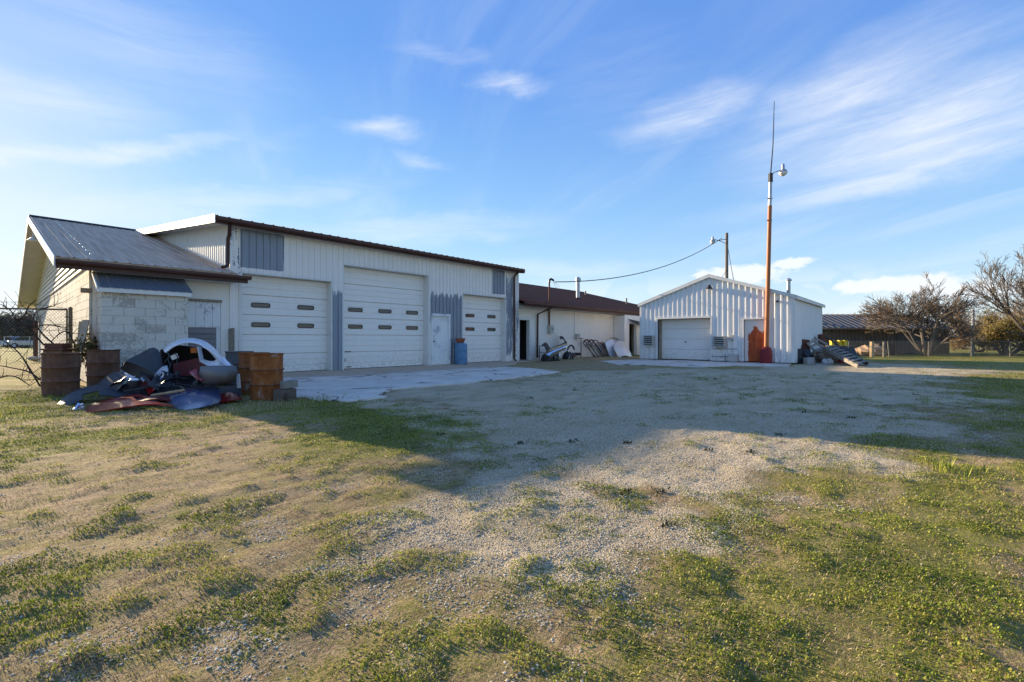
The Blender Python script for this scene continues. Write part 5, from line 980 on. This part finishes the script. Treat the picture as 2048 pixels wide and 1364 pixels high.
slabq('black_crate', 'black_plastic', [(1590, 697, 0), (1604, 698, 0), (1604, 729, -.1), (1590, 730, -.1)], 21.4, .45, 'black crate standing at the corner of the shed', 'crate')
slabq('pale_block', 'concrete_block', [(1615, 716, 0), (1629, 715, 0), (1629, 729, 0), (1615, 729, 0)], 20.9, .3, 'square pale block standing in front of the ramp junk', 'block')
slabq('truck_bed_panel', 'charcoal_felt', [(1655, 692, .6), (1708, 695, 1.4), (1717, 714, 1.2), (1715, 730, .9), (1690, 728, .6), (1660, 712, .3)], 23.2, .06, 'dark dented truck bed panel standing behind the wooden ramp', 'metal panel')
for i_, (a, b) in enumerate((((1594, 728, 21.3), (1616, 700, 21.7)), ((1600, 730, 21.2), (1624, 706, 21.6)), ((1610, 731, 21.2), (1636, 712, 21.5)))): tag(MB().bar(P(*a), P(*b), .14, .05).build('dark_board', M['black_plastic'], None), ('left', 'middle', 'right')[i_]+' dark board leaning on the junk at the shed corner', 'board', G3)
slabq('plywood_scrap', 'grey_wood', [(1634, 728, -.4), (1664, 727, -.2), (1668, 732, -.6), (1636, 733, -.7)], 20.9, .5, 'flat grey plywood scrap lying on the grass under the ramp', 'plywood')
def lump(name, mat_, x, y, d, rx, rz_, label, cat, group=G3, seed=1, flat=1.):
    rr = np.random.default_rng(seed); c = P(x, y, d); c[2] = max(c[2], float(zg(c[0], c[1])))+rz_*.4; mb = MB(); n, m_ = 14, 8
    for i in range(m_+1):
        for j in range(n):
            ph = math.pi*i/m_; w = 2*math.pi*j/n; k_ = 1+.45*(rr.random()-.5)*(0 < i < m_); mb.v.append((c[0]+rx*k_*math.sin(ph)*math.cos(w), c[1]+rx*k_*math.sin(ph)*math.sin(w), max(c[2]+rz_*k_*math.cos(ph), float(zg(c[0], c[1]))-.03)))
    for i in range(m_):
        for j in range(n): mb.f.append((i*n+j, i*n+(j+1) % n, (i+1)*n+(j+1) % n, (i+1)*n+j))
    return tag(mb.build(name, M[mat_], None), label, cat, group)
lump('black_tarp', 'black_plastic', 1606, 724, 21.6, .38, .42, 'crumpled black tarp heaped at the shed corner', 'tarp', seed=2); lump('junk_heap', 'weathered_wood', 1655, 724, 22.6, .7, .45, 'brown heap of boards and brush under the wooden ramp', 'junk', seed=3)
lump('white_rag', 'white_paint', 1652, 726, 21.6, .16, .13, 'white crumpled rag under the wooden ramp', 'rag', seed=4); lump('white_rag', 'white_paint', 1658, 727, 21.5, .17, .16, 'larger white rag right of the small crumpled one under the ramp', 'rag', seed=5); lump('red_can', 'red_paint', 1682, 727, 22.0, .17, .14, 'small red can under the lower end of the ramp', 'can', seed=6)
tag(MB().bar(P(1650, 671, 22.6), P(1677, 691, 22.8), .06, .06).build('dark_pole', M['dark_metal'], None), 'dark bar slanting down above the wooden ramp', 'bar', G3); slabq('dark_bin', 'rust_sheet', [(1643, 669, 1.5), (1656, 667, 1.5), (1656, 690, 1.5), (1643, 690, 1.5)], 23., .3, 'dark rusty bin beside the rear corner of the shed', 'bin')
for x, d, lab in ((1664, 29.2, 'yellow plastic tub on the far left behind the ramp'), (1679.5, 29.0, 'middle yellow plastic tub behind the ramp'), (1689.5, 28.9, 'yellow plastic tub on the right of the row behind the ramp')):
    c = P(x, 691, d); yt = thing('yellow_tub', lab, 'tub', c-(0, 0, .02), 'yellow plastic tubs behind the ramp'); MB().lathe([(.12, 0), (.135, .3), (.14, .32), (.125, .32), (.12, .05)], c, 4).build('tub_body', M['yellow_plastic'], yt); MB().lathe([(.147, .30), (.147, .325), (.13, .33)], c, 4).build('rim', M['yellow_plastic'], yt)
c = P(1677, 691, 29.1); stnd = thing('tub_shelf', 'low board shelf carrying the yellow tubs', 'shelf', (c[0], c[1], float(zg(c[0], c[1], False)))); rt3 = V3((ST, -CT, 0)); MB().bar(c-rt3*.7-(0, 0, .02), c+rt3*.7-(0, 0, .02), .4, .03).build('shelf_board', M['weathered_wood'], stnd)
for s_ in (-.6, .6): MB().bar(c+rt3*s_-(0, 0, .04), np.array((*(c+rt3*s_)[:2], -.12)), .08, .08).build('leg', M['weathered_wood'], stnd)

# ------------------------------------------------------------------ far right: barn, fence, trees
FW = V3((CT, ST, 0)); RT = V3((ST, -CT, 0))
def gl(x, d):
    p = P(x, 700, d); p[2] = float(zg(p[0], p[1], False)); return p
db = 35.5; bc = gl(1640, db); ba = thing('brown_barn', 'long low brown metal barn behind the wire fence and bare tree', 'barn', bc)
xl, xr = (1600-1024)/FPX*db, (1899-1024)/FPX*db; bz = bc[2]; ze_, zr_ = H+(CY-656)/FPX*db, H+(CY-629)/FPX*(db+3)
o3 = lambda l, d, z: FW*d+RT*l+V3((0, 0, z))
ribbed(ba, M['barn_metal'], o3(xl, db, 0), RT, (0, 0, 1), -FW, xr-xl, K(bz-.05), K(ze_), .30, .08, .05, 8)
MB().hexa([o3(xl, db+.01, bz-.1), o3(xr, db+.01, bz-.1), o3(xr, db+6, bz-.1), o3(xl, db+6, bz-.1), o3(xl, db+.01, ze_), o3(xr, db+.01, ze_), o3(xr, db+6, ze_), o3(xl, db+6, ze_)]).build('barn_wall', M['barn_metal'], ba)
MB().prism([o3(xl, db-.35, ze_-.02), o3(xl, db+3, zr_), o3(xl, db+6.3, ze_-.02)], RT*(xr-xl)).build('barn_roof', M['barn_roof'], ba)
Lb = math.hypot(3.35, zr_-ze_+.02); vb = (FW*3.35+V3((0, 0, zr_-ze_+.02)))/Lb; nb_ = np.cross(RT, vb); nb_ = nb_ if nb_[2] > 0 else -nb_
ribbed(ba, M['barn_roof'], o3(xl, db-.35, ze_+.0), RT, vb, nb_, xr-xl, K(-.05), K(Lb), .45, .09, .05, 8, 'roof_panel')
MB().bar(o3(xl, db-.36, ze_-.05), o3(xr, db-.36, ze_-.05), .04, .12).build('eave_board', M['weathered_wood'], ba); MB().box((0, 0, 0), (.01, .01, .01)) 
dk = o3((1835-1024)/FPX*db, db-.03, 0); MB().hexa([dk+RT*-1.6+(0, 0, bz), dk+RT*1.0+(0, 0, bz), dk+RT*1.0+FW*.02+(0, 0, bz), dk+RT*-1.6+FW*.02+(0, 0, bz), dk+RT*-1.6+(0, 0, 1.5), dk+RT*1.0+(0, 0, 1.5), dk+RT*1.0+FW*.02+(0, 0, 1.5), dk+RT*-1.6+FW*.02+(0, 0, 1.5)]).build('barn_door', M['interior_dark'], ba)
df_ = 30.; fe = thing('wire_fence', 'low wire fence with thin steel posts running before the brown barn', 'fence', gl(1850, df_))
def fz(l): p = FW*df_+RT*l; return float(zg(p[0], p[1], False))
ls = [(x-1024)/FPX*df_ for x in (1646, 1697, 1779, 1857, 1943, 2020, 2095, 2170)]
for i, l in enumerate(ls):
    lean_ = -.12 if i == 2 else .02; MB().tube([o3(l, df_, fz(l)-.2), o3(l+lean_, df_, fz(l)+(1.30 if i == 4 else 1.02))], .032, 6).build('post', M['fence_steel'], fe)
MB().tube([o3(l, df_, fz(l)+1.0) for l in ls], .018, 5).build('top_rail', M['fence_steel'], fe)
mw = MB(); l = ls[0]
while l < ls[-1]:
    for s_ in (-1, 1):
        a, b = l, l+s_*1.0
        if ls[0] <= b <= ls[-1]: mw.tube([o3(a, df_, fz(a)+.02), o3(b, df_, fz(b)+1.0)], .0035, 3, False)
    l += .12
tag(mw.build('wire_mesh', M['fence_steel'], fe), kind='stuff')
for x, w in ((1744, .16), (1768, .10)):
    c = gl(x, 29.3); tag(MB().tube([c-(0, 0, .2), c+(0, 0, .98)], [w*.8, w*.7], 8).build('fence_stump', M['fresh_wood' if x == 1744 else 'pole_wood'], None), 'thick pale wooden post before the wire fence' if x == 1744 else 'thin grey wooden post right of the thick pale one', 'post', 'wooden posts by the wire fence')
lump('dirt_mound', 'tan_heap', 1738, 708, 31.5, .95, .42, 'tan mound of dirt behind the wire fence', 'mound', None, 8); lump('dirt_mound', 'tan_heap', 1716, 709, 32, .7, .3, 'smaller tan mound left of the large dirt mound', 'mound', None, 9)
slabq('dark_trailer', 'rubber_seal', [(1758, 686, 0), (1790, 688, 0), (1790, 711, 0), (1758, 711, 0)], 32.5, 1.0, 'dark boxy trailer standing behind the wire fence', 'trailer')
fp = gl(1945, 36); tag(MB().tube([fp-(0, 0, .2), P(1946, 618, 36)], [.13, .10], 8).build('far_post', M['galvanised'], None, smooth=True), 'grey utility post standing among the trees at the far right', 'post')

# ------------------------------------------------------------------ trees: tapered limbs, twigs and remaining leaves
def grow(base, h, spread, seed, stems=6, levels=4, r0=.11, kids=(8, 6, 4), up=.5, rmin=.004, curl=.10, ratio=.52, stemL=.8, tmin=.22, ang=(.35, .8)):
    rr = np.random.default_rng(seed); segs = []; tips = []
    def br(p, d, L, r, lv):
        n = 6 if lv == 0 else 4 if lv == 1 else 3; pts = [p]; rs = [r]; dd = d.copy(); ds = [dd]
        for k_ in range(n):
            dd = dd+rr.normal(0, curl, 3)+V3((0, 0, up*.10)); dd /= np.linalg.norm(dd); p = p+dd*L/n; pts.append(p); ds.append(dd); rs.append(max(r*(1-.75*(k_+1)/n), rmin))
        segs.append((pts, rs, lv))
        if lv >= levels-2: tips.extend(pts[1:])
        if lv >= levels-1: return
        for c in range(kids[min(lv, len(kids)-1)]):
            t = rr.uniform(tmin if lv == 0 else .22, 1.)**.8; k_ = min(int(t*n), n-1); q = pts[k_]+(pts[k_+1]-pts[k_])*(t*n-k_); d0 = ds[k_+1]; ax_ = rr.normal(0, 1, 3); ax_ -= ax_.dot(d0)*d0; ax_ /= np.linalg.norm(ax_)+1e-9
            nd = d0+ax_*(rr.uniform(*ang) if lv == 0 else rr.uniform(.35, .8)); nd[2] += up*.12; nd /= np.linalg.norm(nd); br(q, nd, L*ratio*rr.uniform(.7, 1.15)*(1.15-.45*t), max(rs[k_]*.55, rmin), lv+1)
    for s_ in range(stems):
        w = 2*math.pi*(s_+rr.random()*.7)/stems; t = spread*(.15+.85*rr.random()); d = V3((math.cos(w)*t, math.sin(w)*t, 1.)); d /= np.linalg.norm(d); br(V3(base)+V3((math.cos(w), math.sin(w), 0))*r0*.9-(0, 0, .1), d, h*stemL*rr.uniform(.7, 1.1), r0*rr.uniform(.6, 1.1), 0)
    return segs, tips
def tree(name, label, base, h, spread, seed, leaf=None, leafn=0, lsize=.12, bark='bark', group=None, leafsel=None, jit=.18, cat='tree', fit=None, **kw):
    segs, tips = grow(base, h, spread, seed, **kw); T = V3(base)
    allz = np.concatenate([np.array(p) for p, _, _ in segs]); k_ = h/max(allz[:, 2].max()-T[2], .1)
    t_ = thing(name, label, cat, base, group); tr = MB(); tw = MB()
    for pts, rs, lv in segs: (tr if lv < 2 else tw).tube([T+(p-T)*k_ for p in pts], rs, 6 if lv < 2 else 3, lv < 2)
    tr.build('trunk', M[bark], t_, smooth=True)
    cr = tw.build('crown', M[bark], t_)
    if leaf:
        tp_ = T+(np.array(tips)-T)*k_
        if leafsel is not None: tp_ = tp_[leafsel((tp_-T)/h)]
        if len(tp_):
            rr = np.random.default_rng(seed+99); c = tp_[rr.integers(0, len(tp_), leafn)]+rr.normal(0, jit, (leafn, 3)); a = rr.normal(0, 1, (leafn, 3)); a /= np.linalg.norm(a, axis=1, keepdims=True); b = np.cross(a, rr.normal(0, 1, (leafn, 3))); b /= np.linalg.norm(b, axis=1, keepdims=True)
            s_ = (lsize*(.5+rr.random(leafn)))[:, None]; vs = np.stack([c-a*s_*.6, c+b*s_*.3, c+a*s_*.6, c-b*s_*.3], 1)-np.array(base)[None, None]
            lo = bigmesh('leaves', vs.reshape(-1, 3), np.arange(leafn*4).reshape(-1, 4), M[leaf], dict(rnd=np.repeat(rr.random(leafn), 4))); lo.parent = t_; lo['kind'] = 'stuff'
    return t_
GT = 'trees beyond the yard at the right'
tree('bare_tree', 'wide bare many-stemmed tree with rust brown leaves in front of the brown barn', gl(1852, 31.3), 5.6, .62, 21, 'leaf_rust', 5000, .06, 'bark_warm', GT, stems=7, levels=4, r0=.13, kids=(13, 8, 5), up=.12, rmin=.011, ratio=.62, stemL=.62, tmin=.34, ang=(.6, 1.25), leafsel=lambda q: (q[:, 2] < .62) & (q@RT < .08), jit=.16)
tree('bare_tree', 'tall bare tree reaching into the frame at the right edge', gl(2125, 30.5), 8.4, 1.2, 5, 'leaf_rust', 700, .08, 'bark_warm', GT, stems=9, levels=4, r0=.16, kids=(12, 8, 5), up=.4, rmin=.011)
for i, (x, d, h, lab, lf, nl) in enumerate(((2012, 33, 3.2, 'olive brown bushy tree between grey post and right edge', 'leaf_olive', 13000), (1958, 40, 3.1, 'rust tinted shrub tree behind the grey utility post', 'leaf_rust', 7000), (2068, 35.5, 3.5, 'yellowish bushy tree cut off by the right edge', 'leaf_olive', 13000), (1990, 46, 5.6, 'hazy bare tree rising behind the olive bushy tree', 'leaf_olive', 2500), (1930, 52, 4.4, 'thin bare tree right behind the end of the barn', 'leaf_dark', 2000), (2095, 48, 6.5, 'far bare tree at the right edge behind the yellowish one', 'leaf_olive', 2500))):
    tree('bushy_tree', lab, gl(x, d), h, 1.35, 40+i, lf, nl, .085, 'bark_warm', GT, stems=9, levels=4, r0=.10, kids=(9, 6, 4), up=.3, jit=.2, rmin=.009)

# ------------------------------------------------------------------ far left: chain-link gate, vines, hedge, parked cars
dg = 11.5; gt = thing('chain_link_gate', 'rusty chain-link gate panel left of the block end wall', 'gate', gl(60, dg))
gx = lambda x, y, e=0: P(x, y, dg+e); gp = float(zg(*gx(140, 700)[:2]))
p0, p1 = gx(141, 618), gx(141, 705); p1[2] = gp-.1; MB().tube([p1, p0], .04, 8).build('gate_post', M['gate_steel'], gt, smooth=True); MB().lathe([(.045, 0), (.04, .03), (.01, .055)], p0, 8).build('post_cap', M['gate_steel'], gt)
MB().tube([gx(-60, 616), gx(134, 619)], .022, 8).build('top_rail', M['gate_steel'], gt); MB().tube([gx(134, 619), gx(134, 712)], .018, 8).build('gate_stile', M['gate_steel'], gt)
MB().tube([gx(-60, 604), gx(40, 604), gx(134, 617)], .005, 4).build('top_wire', M['gate_steel'], gt)
for y in (634, 659): MB().tube([gx(130, y), gx(145, y)], .016, 6).build('hinge', M['gate_steel'], gt)
cm = MB(); a_, b_ = gx(-60, 616), gx(134, 619); Lg = np.linalg.norm(b_-a_); ug = (b_-a_)/Lg; hg = 1.75; q = 0.
while q < Lg+hg:
    for s_ in (1, -1):
        x0, z0, x1, z1 = q, 0., q-hg, -hg
        if x1 < 0: z1 = -q; x1 = 0.
        if x0 > Lg: z0 = -(x0-Lg); x0 = Lg
        A_, B_ = (x0, z0), (x1, z1)
        if s_ < 0: A_, B_ = (Lg-x0, z0), (Lg-x1, z1)
        cm.tube([a_+ug*A_[0]+V3((0, 0, A_[1])), a_+ug*B_[0]+V3((0, 0, B_[1]))], .003, 3, False)
    q += .085
tag(cm.build('chain_link_mesh', M['fence_steel'], gt), kind='stuff')
def vine(name, label, pts_list, r, seed, twigs=60, mat_='dark_twig'):
    rr = np.random.default_rng(seed); mb = MB()
    allp = []
    for pts in pts_list:
        c = crom([P(*p) for p in pts], 16); mb.tube(c, list(np.linspace(r, r*.45, 16)), 6); allp += c[2:]
    for i in range(twigs):
        p = allp[rr.integers(len(allp))]; d = RT*rr.normal()+V3((0, 0, 1))*rr.normal(.3, .8)+FW*rr.normal(0, .5); d /= np.linalg.norm(d); L_ = rr.uniform(.2, .75); q = [p]
        for k_ in range(4): d = d+rr.normal(0, .22, 3); d /= np.linalg.norm(d); q.append(q[-1]+d*L_/4)
        mb.tube(q, [r*.35, r*.3, r*.25, r*.2, r*.15], 4)
    t_ = thing(name, label, 'vine', gl(60, 11)); mb.build('stems', M[mat_], t_); return t_
vine('bare_vine', 'dark bare vine branches sprawling over the chain-link gate', [[(95, 772, 10.6), (60, 745, 10.9), (20, 735, 11.), (-20, 728, 11.2)], [(80, 772, 10.7), (45, 715, 11.2), (20, 690, 11.4), (-10, 672, 11.5)], [(88, 690, 11.2), (60, 660, 11.3), (36, 642, 11.4), (20, 620, 11.5), (5, 612, 11.4)], [(36, 642, 11.3), (50, 628, 11.3), (58, 612, 11.4), (72, 600, 11.3)], [(110, 690, 11.1), (85, 668, 11.2), (68, 640, 11.3), (75, 622, 11.3), (108, 612, 11.4)], [(150, 690, 10.9), (135, 664, 11), (118, 668, 11.1), (102, 684, 11.1)], [(-20, 760, 10.5), (25, 752, 10.6), (60, 771, 10.5)], [(-15, 640, 11.2), (30, 660, 11.2), (90, 650, 11.3), (130, 656, 11.3)]], .020, 3, 90)
tree('leafy_bush', 'small leafy brown green bush between plank and annex corner', gl(190, 11.2), 1.28, .30, 77, 'leaf_dark', 1400, .055, 'dark_twig', None, stems=6, levels=3, r0=.012, kids=(5, 3), up=.9, jit=.07, cat='bush')
for i, (x, d, h, w) in enumerate(((-60, 78, 6.0, 1.1), (10, 80, 5.2, 1.1), (60, 82, 5.6, 1.2), (110, 84, 5.4, 1.1), (-110, 76, 6.0, 1.1))):
    tree('hedge_tree', ('grey leafless tree left of the hedge beyond the gate', 'grey bushy tree behind the parked cars', 'grey tree behind the pale parked car by the wall', 'grey tree hidden behind the block end wall', 'far grey tree at the left frame edge')[i], gl(x, d), h, w, 90+i, 'leaf_grey', 7000, .30, 'dark_twig', 'grey trees behind the parked cars', stems=7, levels=4, r0=.14, kids=(6, 4, 3), up=.4, jit=.5, rmin=.02)
def car(mat_, label):
    t_ = thing('parked_car', label, 'car', (0, 0, 0), 'cars parked beyond the gate', local=True)
    lo = [(-2.2, .3), (-2.25, .62), (-2.1, .86), (-1.2, .95), (1.6, .98), (2.1, .9), (2.2, .55), (2.15, .3)]; MB().prism([(x, -.88, z) for x, z in lo], (0, 1.76, 0)).build('body', M[mat_], t_, bevel=.08)
    MB().prism([(-1.35, -.74, .93), (-.6, -.70, 1.42), (.9, -.70, 1.44), (1.75, -.74, .95)], (0, 1.46, 0)).build('cabin', M['glass'], t_); MB().prism([(-.62, -.72, 1.40), (-.55, -.70, 1.46), (.85, -.70, 1.48), (.95, -.72, 1.42)], (0, 1.44, 0)).build('roof', M[mat_], t_)
    for x in (-.05,): MB().box((x-.05, -.77, .93), (x+.05, .77, 1.42)).build('pillar', M[mat_], t_)
    for x in (-1.35, 1.35):
        for y in (-.86, .86):
            w = MB().tube([(x, y-.11, .32), (x, y+.11, .32)], .32, 16).build('wheel', M['tyre_black'], t_); MB().tube([(x, y-.115, .32), (x, y+.115, .32)], .19, 12).build('rim', M['silver_paint'], w)
    for y in (-.6, .6): MB().box((-2.27, y-.18, .62), (-2.15, y+.18, .76)).build('headlight', M['lamp_glass'], t_)
    return t_
c1 = car('white_car', 'white parked car at the left edge beyond the gate'); c2 = car('silver_car', 'silver parked car just left of the block end wall'); c3 = car('silver_car', 'silver parked car half hidden between the two others')
for c_, x, d, rz in ((c1, 20, 62, TH+1.6), (c3, 46, 66, TH+1.2), (c2, 66, 60, TH+1.9)): p = gl(x, d); c_.location = tuple(p); c_.rotation_euler = (0, 0, rz)
lump('stone_pile', 'concrete_block', 69, 719, 22., .22, .10, 'pale stones piled at the rear of the end wall', 'stones', None, 14)

# ------------------------------------------------------------------ origins of single-mesh things go to their base
for o in list(SC.objects):
    if o.parent is None and o.type == 'MESH' and o.get('kind') not in ('structure', 'stuff') and 'label' in o and o.location.length < 1e-6:
        vs = np.empty(len(o.data.vertices)*3, np.float32); o.data.vertices.foreach_get('co', vs); vs = vs.reshape(-1, 3)
        c = np.array(((vs[:, 0].min()+vs[:, 0].max())/2, (vs[:, 1].min()+vs[:, 1].max())/2, vs[:, 2].min()), np.float32)
        for q in [o]+list(o.children):
            a = np.empty(len(q.data.vertices)*3, np.float32); q.data.vertices.foreach_get('co', a); q.data.vertices.foreach_set('co', (a.reshape(-1, 3)-c).ravel()); q.data.update()
        o.location = tuple(map(float, c))
for o in SC.objects:
    if '_o' in o: del o['_o']
